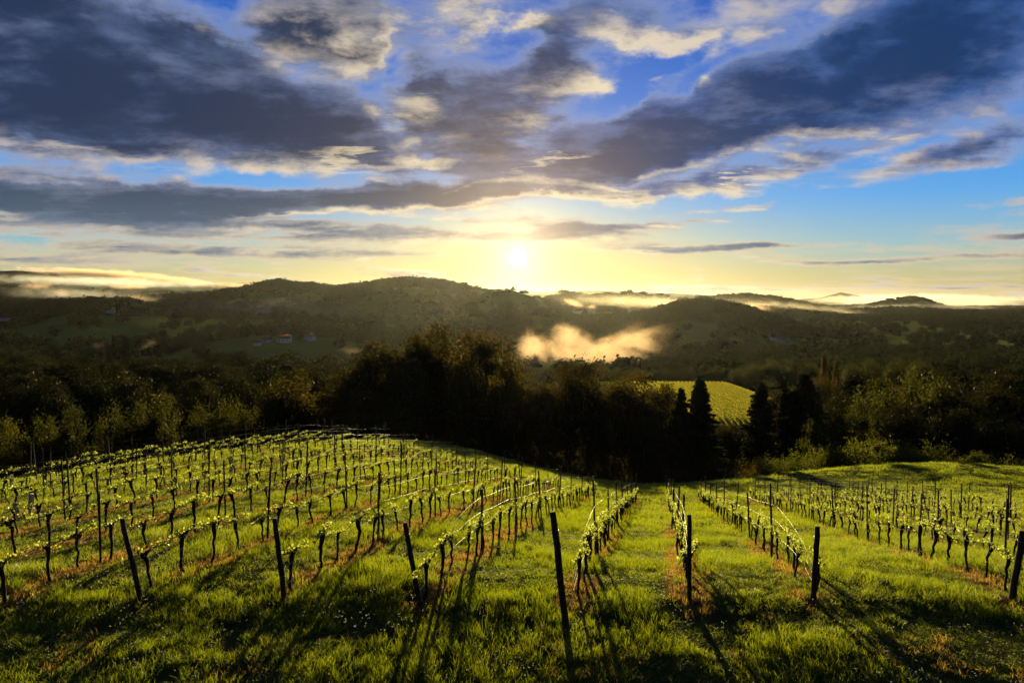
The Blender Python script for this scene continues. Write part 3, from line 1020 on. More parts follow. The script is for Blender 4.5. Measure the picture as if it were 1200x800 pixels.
# bushes along the grassy bank
for k, (px, top, Y, w) in enumerate([(900, 534, 112, 34), (935, 528, 112, 36), (962, 522, 114, 34), (990, 516, 114, 42), (1018, 514, 112, 46), (1052, 513, 113, 46), (1082, 518, 113, 40), (1112, 521, 113, 40), (1150, 530, 114, 40), (1180, 533, 114, 36)]):
    u, _ = ray(px, 540)
    x = u * Y
    zb = zg(x, Y) - 0.2
    h = max(ray(px, top)[1] * Y - zb, 2.0)
    s = w / 800 * Y / 5.0
    place('bush', BUSH[k % 3], (x, Y, zb), '%s leafy bush along the back of the grassy bank' % ordn(k + 1), 'bush', 'bushes behind the grassy bank', rng.random() * 6, (s, s, h / 3.4))
for k, (px, Y, h, lab) in enumerate([(1029, 100, 4.6, 'small fruit tree with bare stem on the grassy bank'), (1147, 103, 3.4, 'smaller dark fruit tree on the grassy bank near the frame edge')]):
    x = ray(px, 545)[0] * Y
    s = h / 4.2
    place('fruit_tree', ORCHARD, (x, Y, zg(x, Y) - 0.1), lab, 'fruit tree', 'fruit trees on the bank', 1.0 + k, (s, s, s))
# undergrowth along the foot of the wood
under = [proto_bush(5.0, 8.0, 450 + k, M['leaf_broad'], 34) for k in range(2)]
for k in range(26):
    px = 330 + 22.5 * k
    Y = 136 + rng.normal() * 2.0
    x = ray(px, 540)[0] * Y
    s = 0.9 + 0.4 * rng.random()
    place('shrub', under[k % 2], (x, Y, zg(x, Y) - 0.3), '%s dark shrub from the west along the foot of the wood' % ordn(k + 1), 'shrub', 'shrubs at the foot of the dark wood', rng.random() * 6, (s, s, s * (0.8 + 0.5 * rng.random())))


# ------------------------------------------------------------------ scatter: one object, copies made by geometry nodes
def scatter(name, pts, rot, scl, pick, protos, label, cat, kind='stuff', scale3=None):
    me = bpy.data.meshes.new(name)
    me.vertices.add(len(pts))
    me.vertices.foreach_set('co', np.asarray(pts, np.float32).ravel())
    me.update()
    for an, tp, arr in (('spin', 'FLOAT_VECTOR', rot), ('size', 'FLOAT_VECTOR', scl)):
        a = me.attributes.new(an, tp, 'POINT')
        a.data.foreach_set('vector', np.asarray(arr, np.float32).ravel())
    a = me.attributes.new('pick', 'INT', 'POINT')
    a.data.foreach_set('value', np.asarray(pick, np.int32))
    o = bpy.data.objects.new(name, me)
    COL.objects.link(o)
    c = bpy.data.collections.new(name + '_kinds')
    for k, p in enumerate(protos):
        p.name = '%s_kind_%02d' % (name, k)
        c.objects.link(p)
    ng = bpy.data.node_groups.new(name, 'GeometryNodeTree')
    ng.interface.new_socket('Geometry', in_out='INPUT', socket_type='NodeSocketGeometry')
    ng.interface.new_socket('Geometry', in_out='OUTPUT', socket_type='NodeSocketGeometry')
    N = NT(ng)
    i, ot = N.n('NodeGroupInput'), N.n('NodeGroupOutput')
    ci = N.n('GeometryNodeCollectionInfo')
    ci.inputs['Collection'].default_value = c
    ci.inputs['Separate Children'].default_value = True
    ci.inputs['Reset Children'].default_value = True
    ip = N.n('GeometryNodeInstanceOnPoints')
    ip.inputs['Pick Instance'].default_value = True

    def attr(nm, tp):
        nd = N.n('GeometryNodeInputNamedAttribute', data_type=tp)
        nd.inputs[0].default_value = nm
        return [s for s in nd.outputs if s.enabled][0]
    L = ng.links.new
    L(i.outputs[0], ip.inputs['Points'])
    L(ci.outputs[0], ip.inputs['Instance'])
    L(attr('pick', 'INT'), ip.inputs['Instance Index'])
    L(attr('spin', 'FLOAT_VECTOR'), ip.inputs['Rotation'])
    L(attr('size', 'FLOAT_VECTOR'), ip.inputs['Scale'])
    L(ip.outputs[0], ot.inputs[0])
    md = o.modifiers.new('scatter', 'NODES')
    md.node_group = ng
    return tag(o, label, cat, kind=kind)


# ------------------------------------------------------------------ the far woods on the hills
def far_proto(seed, conifer=False):
    global rng
    rng = np.random.default_rng(seed)
    m = MB()
    if conifer:
        z = rng.random(90) ** 1.3
        a = rng.random(90) * 6.28
        r = (1 - z) * 0.42 * (0.7 + 0.4 * rng.random(90))
        m.leaves(np.stack([r * np.cos(a), r * np.sin(a), z * 1.35], 1), 0.34, aspect=0.6)
    else:
        for k in range(12):
            d = rng.normal(size=3)
            d /= np.linalg.norm(d)
            c = np.array([0, 0, 0.55]) + d * np.array([0.36, 0.36, 0.28])
            m.leaves(c + rng.normal(size=(22, 3)) * 0.12, 0.22 + 0.10 * rng.random(22), aspect=0.8)
    return m.build('crown', M['leaf_far'], link=False)


FARP = [far_proto(500 + k) for k in range(4)] + [far_proto(510, True)]
rng = np.random.default_rng(6)


def far_points(y0, y1, step, u0=-0.9, u1=0.9):
    ys, P = y0, []
    while ys < y1:
        st = step(ys)
        n = int((u1 - u0) * ys / st)
        x = u0 * ys + (np.arange(n) + rng.random(n)) * st
        y = ys + (rng.random(n) - 0.3) * st * 1.1
        P.append(np.stack([x, y, 0 * x + st], 1))
        ys += st * (1.0 if ys < 2600 else 1.5)
    P = np.concatenate(P)
    return P


P = far_points(500, 5200, lambda y: 9.0 + max(0, y - 900) * 0.0048)
keep = rng.random(len(P)) < forest_mask(P[:, 0], P[:, 1]) * 0.96
# a few hedges and single trees in the open land too
keep |= (rng.random(len(P)) < 0.05)
for hx_, hy_ in ((313, 399), (333, 400), (363, 398), (302, 403), (130, 365), (308, 363), (908, 397), (917, 399), (6, 374)):
    uq, vq = ray(hx_, hy_ + 2)
    yq = np.arange(520.0, 3000.0, 6.0)
    hit = np.where(ground_z(uq * yq, yq) > vq * yq)[0]
    if len(hit):
        Yh = yq[hit[0]]
        keep &= ~((np.abs(P[:, 0] - uq * P[:, 1]) < 22) & (P[:, 1] < Yh + 14) & (P[:, 1] > Yh - 130))
fu = P[:, 0] / P[:, 1]
front = (fu > -0.70) & (fu < -0.36) & (P[:, 1] > 560) & (P[:, 1] < 1000)
keep &= ~(front & (rng.random(len(P)) < 0.86))
meadow = ((P[:, 0] + 590) / 250) ** 2 + ((P[:, 1] - 1090) / 190) ** 2 < 1
keep &= ~(meadow & (rng.random(len(P)) < 0.6))
P = P[keep]
z = ground_z(P[:, 0], P[:, 1])
sc = P[:, 2] * (0.95 + 0.6 * rng.random(len(P)))
hg = np.minimum(sc, 13) * (0.9 + 0.5 * rng.random(len(P)))
n = len(P)
pk = np.where(rng.random(n) < 0.16, 4, rng.integers(0, 4, n))
hg = np.where(pk == 4, 0.68 * hg, hg)
hg = np.where((np.abs(P[:, 0] / P[:, 1]) < 0.05) & (P[:, 1] > 1300), 0.5 * hg, hg)
scatter('far_wood', np.stack([P[:, 0], P[:, 1], z - 0.08 * hg], 1), np.stack([0 * z, 0 * z, rng.random(n) * 6.28], 1), np.stack([sc * 1.25, sc * 1.25, hg], 1),
        pk, FARP, 'far-off forest covering the hazy hills across the valley', 'forest')

# ------------------------------------------------------------------ vine rows on the sunlit slope beyond the spruces
M['leaf_rows'] = leaf_mat('sunlit_vine_leaf', (0.05, 0.07, 0.014), (0.08, 0.09, 0.02), (0.46, 0.44, 0.03), (0.68, 0.60, 0.05), 0.6)
for k in range(30):
    xx0 = 47 + 2.0 * k
    m = MB()
    n = 2600
    tt = rng.random(n)
    y = 216 + tt * 126
    x = xx0 + 0.10 * (y - 216) + (rng.random(n) - 0.5) * 0.8
    m.leaves(np.stack([x, y, ground_z(x, y) + 0.1 + 1.0 * rng.random(n)], 1), 0.20 + 0.2 * rng.random(n), aspect=0.8)
    ya = np.linspace(216, 342, 40)
    m.tube(np.stack([xx0 + 0.10 * (ya - 216), ya, ground_z(xx0 + 0.10 * (ya - 216), ya) + 0.6], 1), 0.28, 6, wob=0.5)
    tag(m.build('vine_row', M['leaf_rows']), '%s vine row from the west on the sunlit slope beyond the spruces' % ordn(k + 1), 'vine row', 'vine rows on the sunlit far slope')

# ------------------------------------------------------------------ houses in the valley
wallm, nt = newmat('white_render')
finish(wallm, nt, principled(nt, nt.mix(nt.noise(nt.n('ShaderNodeTexCoord').outputs['Object'], 0.8, 4), (0.62, 0.58, 0.52), (0.75, 0.72, 0.66)), 0.9))
roofm, nt = newmat('clay_roof')
finish(roofm, nt, principled(nt, nt.mix(nt.noise(nt.n('ShaderNodeTexCoord').outputs['Object'], 1.2, 5), (0.14, 0.055, 0.035), (0.24, 0.10, 0.06)), 0.8))
glassm, nt = newmat('dark_window')
finish(glassm, nt, principled(nt, (0.02, 0.022, 0.025), 0.1, 0.5))
for (px, py, Y, L, rz, lab) in [(313, 399, 820, 9, 0.3, 'small white house at the west end of the hamlet'), (333, 400, 800, 15, 0.1, 'long farmhouse with red roof in the middle of the hamlet'),
                                (363, 398, 830, 12, -0.3, 'house with pale walls at the east end of the hamlet'), (302, 403, 790, 8, 0.0, 'low white shed in front of the hamlet'),
                                (130, 365, 1330, 14, 0.2, 'lone white house on the crest of the olive meadow'), (308, 363, 1700, 22, 0.2, 'pale farm on the forested ridge flank'),
                                (908, 397, 1250, 14, 0.2, 'tiny white house on the east valley side, western of two'), (917, 399, 1230, 11, -0.2, 'tiny white house on the east valley side, eastern of two'),
                                (6, 374, 1150, 14, 0.4, 'pale house by the frame edge at the foot of the ridge')]:
    yq = np.arange(520.0, 3000.0, 6.0)     # where the line of sight first meets the slope
    uq, vq = ray(px, py + 2)
    hit = np.where(ground_z(uq * yq, yq) > vq * yq)[0]
    Y = float(yq[hit[0]]) if len(hit) else Y
    x = uq * Y
    z0 = zg(x, Y)
    L = max(L, 0.0115 * Y)
    o = thing('house', (x, Y, z0), lab, 'house', 'houses scattered in the valley', rz)
    Wd, Hh = L * 0.55, 5.0 if L > 9 else 3.6
    b = MB()
    b.box((0, 0, Hh / 2 - 1.0), (L / 2, Wd / 2, Hh / 2 + 1.0))
    gx = L / 2
    v = [(-gx, -Wd / 2, Hh), (-gx, Wd / 2, Hh), (-gx, 0, Hh + Wd * 0.42), (gx, -Wd / 2, Hh), (gx, Wd / 2, Hh), (gx, 0, Hh + Wd * 0.42)]
    b.add(v, None, [(0, 2, 1), (3, 4, 5)])
    b.build('wall', wallm, o)
    r = MB()
    e, rh = 0.5, Wd * 0.42
    for s in (-1, 1):
        a0 = np.array([0, s * (Wd / 2 + e), Hh - e * rh / (Wd / 2) + 0.05])
        a1 = np.array([0, 0, Hh + rh + 0.05])
        vv = []
        for gx2 in (-L / 2 - e, L / 2 + e):
            for a in (a0, a1):
                for dz in (0, 0.22):
                    vv.append(a + np.array([gx2, 0, dz]))
        r.add(vv, [(0, 1, 3, 2), (4, 6, 7, 5), (0, 4, 5, 1), (2, 3, 7, 6), (1, 5, 7, 3), (0, 2, 6, 4)])
    rf = r.build('roof', roofm, o)
    c = MB()
    c.box((L * 0.2, 0.4, Hh + rh + 0.3), (0.35, 0.35, 0.9))
    c.build('chimney', wallm, rf)
    for k in range(3 if L > 9 else 2):
        w = MB()
        w.box((-L * 0.28 + k * L * 0.28, -Wd / 2 - 0.01, Hh * 0.55), (0.5, 0.05, 0.7))
        w.build('window', glassm, o)


# ------------------------------------------------------------------ mist rising from the woods
def mist(px, py, Y, wp, hp, depth, dens, label, rot=0.0, stretch=1.0, seed=0.0, thr=0.46, nsc=None, name='mist', aniso=0.42, soft=0.52, tint=(1.0, 0.72, 0.42)):
    u, v = ray(px, py)
    for _ in range(40):            # keep it in the air: come nearer until it clears the slope
        if v * Y + hp * Y / 800.0 * 0.35 > zg(u * Y, Y):
            break
        Y *= 0.975
    k = Y / 800.0
    hx, hz, hy = wp * k, hp * k, depth
    bm = bmesh.new()
    bmesh.ops.create_uvsphere(bm, u_segments=24, v_segments=14, radius=1.0)
    me = bpy.data.meshes.new(name)
    bm.to_mesh(me)
    bm.free()
    o = bpy.data.objects.new(name, me)
    COL.objects.link(o)
    o.location = (u * Y, Y, v * Y)
    o.scale = (hx, hy, hz)
    o.rotation_euler = (0, rot, 0)
    m, nt = newmat('mist')
    tcx = nt.n('ShaderNodeTexCoord')
    ob = tcx.outputs['Object']
    hx, hz, hy = hx * 1.3, hz * 1.35, hy * 1.3
    o.scale = (hx, hy, hz)
    nsc = nsc or hz * 0.75
    q = nt.vmath('MULTIPLY', ob, (hx / nsc / stretch, hy / nsc / stretch, hz / nsc))
    q = nt.vmath('ADD', q, (seed * 3.1, seed * 1.7, seed))
    nz = nt.noise(q, 1.25, 6.0, 0.62, dist=0.9)
    fall = nt.mapr(nt.vmath('LENGTH', ob), 0.1, 1.0, 0.16, -0.50, 'LINEAR')
    d = nt.mapr(nt.math('ADD', nz, fall), thr - 0.08, thr + soft, 0.0, dens * (0.50 if Y < 1000 else 2.0))
    pv = nt.n('ShaderNodeVolumePrincipled')
    pv.inputs['Color'].default_value = (*tint, 1)
    pv.inputs['Anisotropy'].default_value = aniso
    nt.put(pv.inputs['Density'], d)
    finish(m, nt, None, volume=pv.outputs[0])
    m.cycles.volume_step_rate = 1.0
    me.materials.append(m)
    return tag(o, label, 'mist', 'mist patches rising from the valley', 'stuff')


mist(628, 408, 640, 40, 36, 46, 0.12, 'bright upright puff of mist at the west end of the valley bank', 0, 1.0, 1)
mist(702, 412, 650, 120, 29, 60, 0.09, 'long golden mist bank lying on the valley woods below the sun', 0, 1.6, 2)
mist(738, 400, 660, 74, 30, 44, 0.10, 'ragged plume streaming from the top of the valley mist bank', -0.3, 1.5, 3)
mist(664, 396, 655, 40, 32, 40, 0.10, 'torn wisp above the west half of the valley mist bank', 0.3, 1.2, 4)
mist(675, 357, 2300, 34, 7, 120, 0.016, 'glowing streak of mist sliding down the ridge beside the sun', 0.45, 2.0, 5)
mist(692, 362, 2250, 12, 9, 70, 0.018, 'glowing hook of mist on the ridge shoulder beside the sun', -0.6, 1.5, 6)
mist(886, 359, 1950, 26, 6, 110, 0.014, 'orange streak of mist on the dark crest of the east hill', 0.28, 2.0, 7)
mist(1150, 438, 560, 9, 19, 12, 0.10, 'pinkish smoke plume rising from the east wood', 0.25, 1.0, 8)
mist(1170, 452, 555, 16, 7, 12, 0.07, 'pinkish smoke trail at the foot of the east plume', 0.35, 1.4, 9)
mist(1150, 372, 3600, 26, 6, 150, 0.008, 'pale mist pocket between the east ridges near the frame edge', 0, 1.6, 10)
mist(45, 335, 1900, 28, 8, 70, 0.016, 'golden mist tuft hanging on the west ridge near the frame edge', 0.1, 1.4, 11)
mist(70, 344, 1800, 10, 9, 50, 0.016, 'curling golden wisp below the tuft on the west ridge', -0.5, 1.2, 12)
mist(150, 336, 2600, 40, 6, 120, 0.010, 'golden fringe of mist behind the west ridge crest', 0, 2.0, 13)
mist(165, 350, 1750, 40, 7, 70, 0.006, 'faint grey mist in the fold below the west ridge', 0.2, 1.6, 14)
mist(200, 357, 1800, 36, 7, 70, 0.006, 'faint grey mist streak sliding down the fold', 0.35, 2.0, 15)
mist(120, 321, 7000, 125, 9, 900, 0.010, 'creamy cloud cap spilling over the far west range', 0.06, 3.0, 16)
mist(215, 329, 6900, 60, 6, 700, 0.0060, 'trailing east end of the cloud cap on the far west range', 0.16, 2.4, 26)
# thin veils that fill the folds between the ridges
VEIL = dict(stretch=2.0, thr=0.30, soft=0.9)
mist(790, 357, 2350, 170, 12, 220, 0.0024, 'thin mist veil between the dark east hill and the ridge behind', 0.06, seed=31, aniso=0.6, tint=(1, .9, .6), **VEIL)
mist(950, 366, 2500, 150, 12, 220, 0.0026, 'thin mist veil under the rear east ridges', 0.12, seed=32, aniso=0.6, tint=(1, .9, .6), **VEIL)
mist(1080, 364, 3500, 130, 10, 300, 0.0030, 'pale mist veil in the valley before the rounded east hill', 0, seed=33, aniso=0.6, tint=(1, .95, .75), **VEIL)
mist(1130, 357, 4700, 120, 9, 300, 0.0032, 'pale mist veil behind the rounded east hill', 0, seed=36, aniso=0.6, tint=(1, .95, .75), **VEIL)
mist(330, 362, 1550, 190, 14, 120, 0.0016, 'thin mist veil at the foot of the wooded west ridge', 0.03, seed=34, aniso=0.6, tint=(.95, .95, .8), **VEIL)
mist(90, 345, 1750, 120, 12, 100, 0.0030, 'thin mist veil between the two west ridges', 0.05, seed=37, aniso=0.6, tint=(.95, .95, .8), **VEIL)
mist(1080, 352, 7000, 160, 9, 700, 0.0055, 'faint golden haze between the farthest east ranges', 0, seed=35, aniso=0.6, tint=(1, .9, .7), **VEIL)
mist(120, 330, 4500, 170, 8, 400, 0.0035, 'pale haze in front of the far west range', 0.03, seed=38, aniso=0.5, tint=(.95, .97, .85), **VEIL)
mist(290, 334, 5200, 70, 5, 500, 0.0040, 'low golden mist behind the wooded ridge notch', 0, 2.4, 17)
mist(360, 352, 1900, 9, 12, 50, 0.008, 'thin upright grey wisp on the wooded ridge', 0.2, 1.0, 18)
mist(525, 352, 1900, 12, 14, 60, 0.010, 'thin glowing wisp on the ridge west of the sun', 0.3, 1.0, 19)
mist(495, 340, 2000, 18, 8, 70, 0.008, 'faint mist in the wooded crest west of the sun', 0.3, 1.4, 20)
mist(412, 411, 520, 26, 8, 14, 0.03, 'low warm mist behind the yellow-rimmed tree', 0, 1.4, 21)
mist(175, 403, 560, 22, 8, 14, 0.018, 'faint slanting smoke beside the pair of dark pointed trees', -0.5, 2.0, 22)
mist(115, 405, 560, 12, 9, 14, 0.014, 'faint smoke west of the pair of dark pointed trees', -0.3, 1.4, 23)
mist(640, 342, 3000, 50, 5, 180, 0.008, 'glowing haze strip on the ridge right under the sun', 0.15, 2.0, 24)

# ------------------------------------------------------------------ the air
bm = bmesh.new()
bmesh.ops.create_cube(bm, size=1.0)
me = bpy.data.meshes.new('haze')
bm.to_mesh(me)
bm.free()
hz = bpy.data.objects.new('haze', me)
COL.objects.link(hz)
HTOP, HBOT = 120.0, -420.0
hz.scale = (36000, 36000, HTOP - HBOT)
hz.location = (0, 0, (HTOP + HBOT) / 2)
m, nt = newmat('haze')
pv = nt.n('ShaderNodeVolumePrincipled')
pv.inputs['Color'].default_value = (0.94, 0.95, 0.76, 1)
pv.inputs['Density'].default_value = 0.0000065
pv.inputs['Anisotropy'].default_value = 0.72
finish(m, nt, None, volume=pv.outputs[0])
me.materials.append(m)
tag(hz, 'thin evening haze lying over the valley', 'haze', kind='stuff')

# ------------------------------------------------------------------ the vineyard
def proto_vine(seed):
    """old vine: gnarled trunk with a thick head, two canes tied along the wire, young shoots"""
    global rng
    rng = np.random.default_rng(seed)
    tr, ca, lf = MB(), MB(), MB()
    h = 0.78 + 0.14 * rng.random()
    zz = np.linspace(-0.12, h, 8)
    wx, wy = np.cumsum(rng.normal(size=8) * 0.022), np.cumsum(rng.normal(size=8) * 0.025)
    bend = 0.10 * rng.normal() * (zz / h) ** 2
    pts = np.stack([wx - wx[1], wy - wy[1] + bend, zz], 1)
    r = np.array([0.055, 0.045, 0.037, 0.036, 0.038, 0.042, 0.055, 0.062]) * (0.72 + 0.34 * rng.random())
    tr.tube(pts, r, 8, wob=0.35)
    head = pts[-1]
    # knobs of old wood on the head
    for k in range(3):
        a = math.pi / 2 + math.pi * (k % 2) + rng.normal() * 0.5
        L = 0.10 + 0.12 * rng.random()
        e = head + np.array([math.cos(a) * L * 0.4, math.sin(a) * L, 0.05 + 0.10 * rng.random()])
        tr.tube([head - [0, 0, 0.04], (head + e) / 2 + rng.normal(size=3) * 0.015, e], [0.046, 0.036, 0.022], 6, wob=0.4)
    for s in (-1, 1):
        L = 0.54 + 0.16 * rng.random()
        t = np.linspace(0, 1, 6)
        arch = 0.09 * np.sin(t * math.pi * 0.85) - 0.05 * t
        c = np.stack([head[0] + rng.normal(size=6) * 0.012, head[1] + s * L * t, head[2] + 0.02 + arch], 1)
        ca.tube(c, np.linspace(0.014, 0.007, 6), 5)
        for k in range(int(8 + 3 * rng.random())):
            tt = 0.1 + 0.9 * rng.random()
            b = np.array([np.interp(tt, t, c[:, j]) for j in range(3)])
            hs = 0.03 + 0.10 * rng.random()
            nl = int(3 + 4 * rng.random())
            p = b + rng.normal(size=(nl, 3)) * 0.032 + np.outer(rng.random(nl) * hs, [0.1 * rng.normal(), 0.2 * rng.normal(), 1.0])
            lf.leaves(p, 0.04 + 0.045 * rng.random(nl), aspect=0.85)
    nl = 9
    lf.leaves(head + rng.normal(size=(nl, 3)) * np.array([0.05, 0.07, 0.05]) + [0, 0, 0.09], 0.05 + 0.05 * rng.random(nl), aspect=0.85)
    return [('trunk', tr.build('trunk', M['vine_bark'], smooth=True, link=False)), ('cane', ca.build('cane', M['vine_bark'], link=False)),
            ('foliage', lf.build('foliage', M['leaf_vine'], link=False))]


VINES = [proto_vine(600 + k) for k in range(12)]
rng = np.random.default_rng(8)

ROWNAME = {}
nL = len(left_rows)
for i in range(len(ALLROWS)):
    k = i - nL
    if k < 0:
        ROWNAME[i] = '%s row uphill of the most slanting end post' % ordn(-k)
    elif k < len(NAMED):
        ROWNAME[i] = ['row behind the most slanting end post', 'row of the second end post from the slanting one', 'row of the slanting post beside the tall one',
                      'row of the tall end post with thick vine head', 'row along the grass alley below the sun', 'row of the end post with slanting wires',
                      'row of the end post by the frame edge'][k]
    else:
        ROWNAME[i] = '%s row beyond the frame-edge end post' % ordn(k - len(NAMED) + 1)
VG, PG, WG = 'old vines trained along the wires', 'stakes carrying the trellis wires', 'trellis wires strung along the rows'


def inframe(x, y, z, mx=60, my=40):
    px, py = pix(x / y, z / y)
    return (px > -mx) & (px < 1200 + mx) & (py < 800 + my)


vines, stakes = [], []
rowext = {}
for i, x0 in enumerate(ALLROWS):
    t, kk, ks = 0.55, 0, 0
    if i < nL:
        t = -5.0 + rng.random()
    pts = []
    while True:
        x, y = x0 + RD[0] * t, 16 + RD[1] * t
        if y > y_end(x / y) + 0.6 * math.sin(i * 2.1):
            break
        kk += 1
        if rng.random() > 0.045:
            jx, jy = rng.normal() * 0.05, rng.normal() * 0.10
            vines.append((x + jx, y + jy, i, kk))
        t += 1.12
    rowext[i] = (-5.0 if i < nL else 0.0, t)
    ts = 5.2 + (i * 2.37) % 2.2 if i >= nL else 0.6 + (i * 1.7) % 4
    while ts < t + 0.4:
        ks += 1
        stakes.append((x0 + RD[0] * ts, 16 + RD[1] * ts, i, ks))
        ts += 5.6
va = np.array([(a, b) for a, b, _, _ in vines])
vz = ground_z(va[:, 0], va[:, 1])
vis = inframe(va[:, 0], va[:, 1], vz + 0.4)
order = [k for k in np.argsort(np.hypot(va[:, 0], va[:, 1])) if vis[k]]
single = set(order[:292])
dp, dr, ds, dk = [], [], [], []
for k, (x, y, i, kk) in enumerate(vines):
    if not inframe(x, y, vz[k] + 0.4, 200, 100):
        continue
    s = 0.85 + 0.33 * rng.random()
    rz = -ROW_A + rng.normal() * 0.10 + (math.pi if rng.random() < 0.5 else 0)
    tl = (rng.normal() * 0.07, rng.normal() * 0.05)
    v = int(rng.integers(12))
    if k in single:
        place('grape_vine', VINES[v], (x, y, vz[k]), '%s vine along the %s' % (ordn(kk), ROWNAME[i]), 'vine', VG, rz, (s, s, s), tl)
    else:
        dp.append((x, y, vz[k])); dr.append((*tl, rz)); ds.append((s, s, s)); dk.append(v)


def joined(parts, name):
    vv, ff, mi, n, mats = [], [], [], 0, []
    for k, (_, o) in enumerate(parts):
        me = o.data
        a = np.empty(len(me.vertices) * 3, np.float32)
        me.vertices.foreach_get('co', a)
        vv.append(a.reshape(-1, 3))
        for p in me.polygons:
            ff.append([q + n for q in p.vertices])
            mi.append(k)
        n += len(me.vertices)
        mats.append(me.materials[0])
    me = bpy.data.meshes.new(name)
    me.from_pydata(np.concatenate(vv).tolist(), [], ff)
    me.polygons.foreach_set('material_index', mi)
    for m_ in mats:
        me.materials.append(m_)
    return bpy.data.objects.new(name, me)


scatter('distant_vines', dp, dr, ds, dk, [joined(p, 'vine') for p in VINES], 'far vines in rows thinning out towards the crest', 'vines')

# end posts: thick weathered wood
END = [(143, 608, 165, 692, 0.060, 'most slanting dark end post, furthest from the alley of tall grass'), (322, 607, 333, 690, 0.062, 'slightly slanting dark end post, second from the most slanting one'),
       (474, 612, 492, 697, 0.062, 'slanting dark end post just west of the tall one'), (648, 600, 664, 738, 0.075, 'tallest thick end post with a long shadow at the centre'),
       (808, 603, 808, 703, 0.055, 'upright end post beside the grass alley below the sun'), (958, 617, 953, 705, 0.062, 'upright brown end post with wires slanting down to it'),
       (1199, 622, 1186, 698, 0.075, 'slanting end post cut close by the frame edge')]
for i, (tx, ty, bx, by, r, lab) in enumerate(END):
    x0 = NAMED[i]
    Y = 14.6 if i == 3 else 16.0
    bxw = ray(bx, by)[0] * Y
    zb = zg(bxw, Y)
    ut, vt = ray(tx, ty)
    Yt = Y - 0.15
    top = np.array([ut * Yt, Yt, vt * Yt])
    b = np.array([bxw, Y, zb])
    d = top - b
    m = MB()
    t = np.linspace(-0.12, 1, 9)
    p = np.outer(t, d) + rng.normal(size=(9, 3)) * 0.006
    m.tube(p, r * np.array([1.08, 1.06, 1.04, 1.0, 0.98, 1.0, 0.97, 0.95, 0.90]), 9, wob=0.12)
    o = thing('end_post', tuple(b), lab, 'post', 'thick wooden end posts')
    m.build('post_body', M['post_wood'], o, smooth=True)
    # a staple band of wire round the post
    w = MB()
    a = np.linspace(0, 2 * math.pi, 13)
    c = d * 0.86
    w.tube(np.stack([c[0] + (r + 0.006) * np.cos(a), c[1] + (r + 0.006) * np.sin(a), c[2] + 0.01 * np.sin(a)], 1), 0.005, 5)
    M.setdefault('wire', None)
    if M['wire'] is None:
        wm, nt = newmat('galvanised_wire')
        M['wire'] = finish(wm, nt, principled(nt, (0.42, 0.38, 0.32), 0.48, 0.5, 1.0))
    w.build('wire_band', M['wire'], o)


def proto_stake(seed, h):
    global rng
    rng = np.random.default_rng(seed)
    m, c = MB(), MB()
    z = np.linspace(-0.3, h, 6)
    m.tube(np.stack([rng.normal(size=6) * 0.006, rng.normal(size=6) * 0.006, z], 1), 0.030, 7, wob=0.2)
    for zz in (0.82, 1.2, 1.6, 2.0):
        if zz < h:
            c.box((0.036, 0, zz), (0.012, 0.03, 0.012))
    c.box((0.044, 0, 1.1), (0.004, 0.006, min(h, 2.0) - 1.1 + 0.28))
    return [('stake', m.build('stake', M['stake'], smooth=True, link=False)), ('wire_clip', c.build('wire_clip', M['stake'], link=False))]


STAKES = [proto_stake(700 + k, 2.0 + 0.13 * k) for k in range(5)]
rng = np.random.default_rng(9)
for x, y, i, ks in stakes:
    z0 = zg(x, y)
    if not inframe(x, y, z0 + 1.5, 90, 60) or y < 15.0:
        continue
    place('trellis_post', STAKES[int(rng.integers(5))], (x, y, z0), '%s thin trellis post along the %s' % (ordn(ks), ROWNAME[i]), 'post', PG, rng.random() * 6.28, (1, 1, 1), (rng.normal() * 0.035, rng.normal() * 0.035))

# wires
wm, nt = newmat('dull_wire')
M['plain_wire'] = finish(wm, nt, principled(nt, (0.10, 0.075, 0.05), 0.65, 0.3, 0.6))  # duller metal so that these rows do not glint
for i, x0 in enumerate(ALLROWS):
    a, b = rowext[i]
    if i < nL:
        a = 0.0
    t = np.arange(a, b, 1.4)
    if len(t) < 4:
        continue
    x, y = x0 + RD[0] * t, 16 + RD[1] * t
    z = ground_z(x, y)
    bright = nL - 5 <= i < nL + 6  # rows given shinier, partly thicker wire to imitate sun glint
    for nm, hh in (('lowest', 0.84), ('middle', 1.30), ('topmost', 1.78)):
        lift = hh if i < nL else hh * (0.42 + 0.58 * np.minimum(t / 5.2, 1.0))
        sag = 0.03 * np.sin(t * 1.1 + i)
        p = np.stack([x, y, z + lift - 0.02 + sag], 1)
        w = MB()
        w.tube(p, (0.0030 if i < nL + 3 else 0.0016) if bright else 0.0022, 5, cap=False)
        tag(w.build('trellis_wire', M['wire'] if bright else M['plain_wire']), '%s wire along the %s' % (nm, ROWNAME[i]), 'wire', WG)

# pale grow guards by young vines
for k, (px, py, Y, h, lab) in enumerate([(18, 597, 25.5, 0.62, 'shorter pale vine guard standing beside the taller one at the frame edge'), (33, 595, 25.8, 0.9, 'taller pale leaning vine guard by the frame edge'),
                                         (13, 553, 37, 0.75, 'pale guard on the crest by the frame edge')]):
    x = ray(px, py)[0] * Y
    o = thing('vine_guard', (x, Y, zg(x, Y)), lab, 'vine guard', 'pale vine guards')
    m = MB()
    lean = 0.16 if k == 1 else 0.0
    m.tube([(0, 0, -0.05), (lean * 0.5, 0, h / 2), (lean, 0, h)], [0.085, 0.085, 0.085], 8)
    m.build('guard_tube', M['guard'], o)
    s = MB()
    s.tube([(0.10, 0.02, -0.2), (0.10 + lean, 0.02, h + 0.15)], 0.014, 6)
    s.build('stake', M['stake'], o)

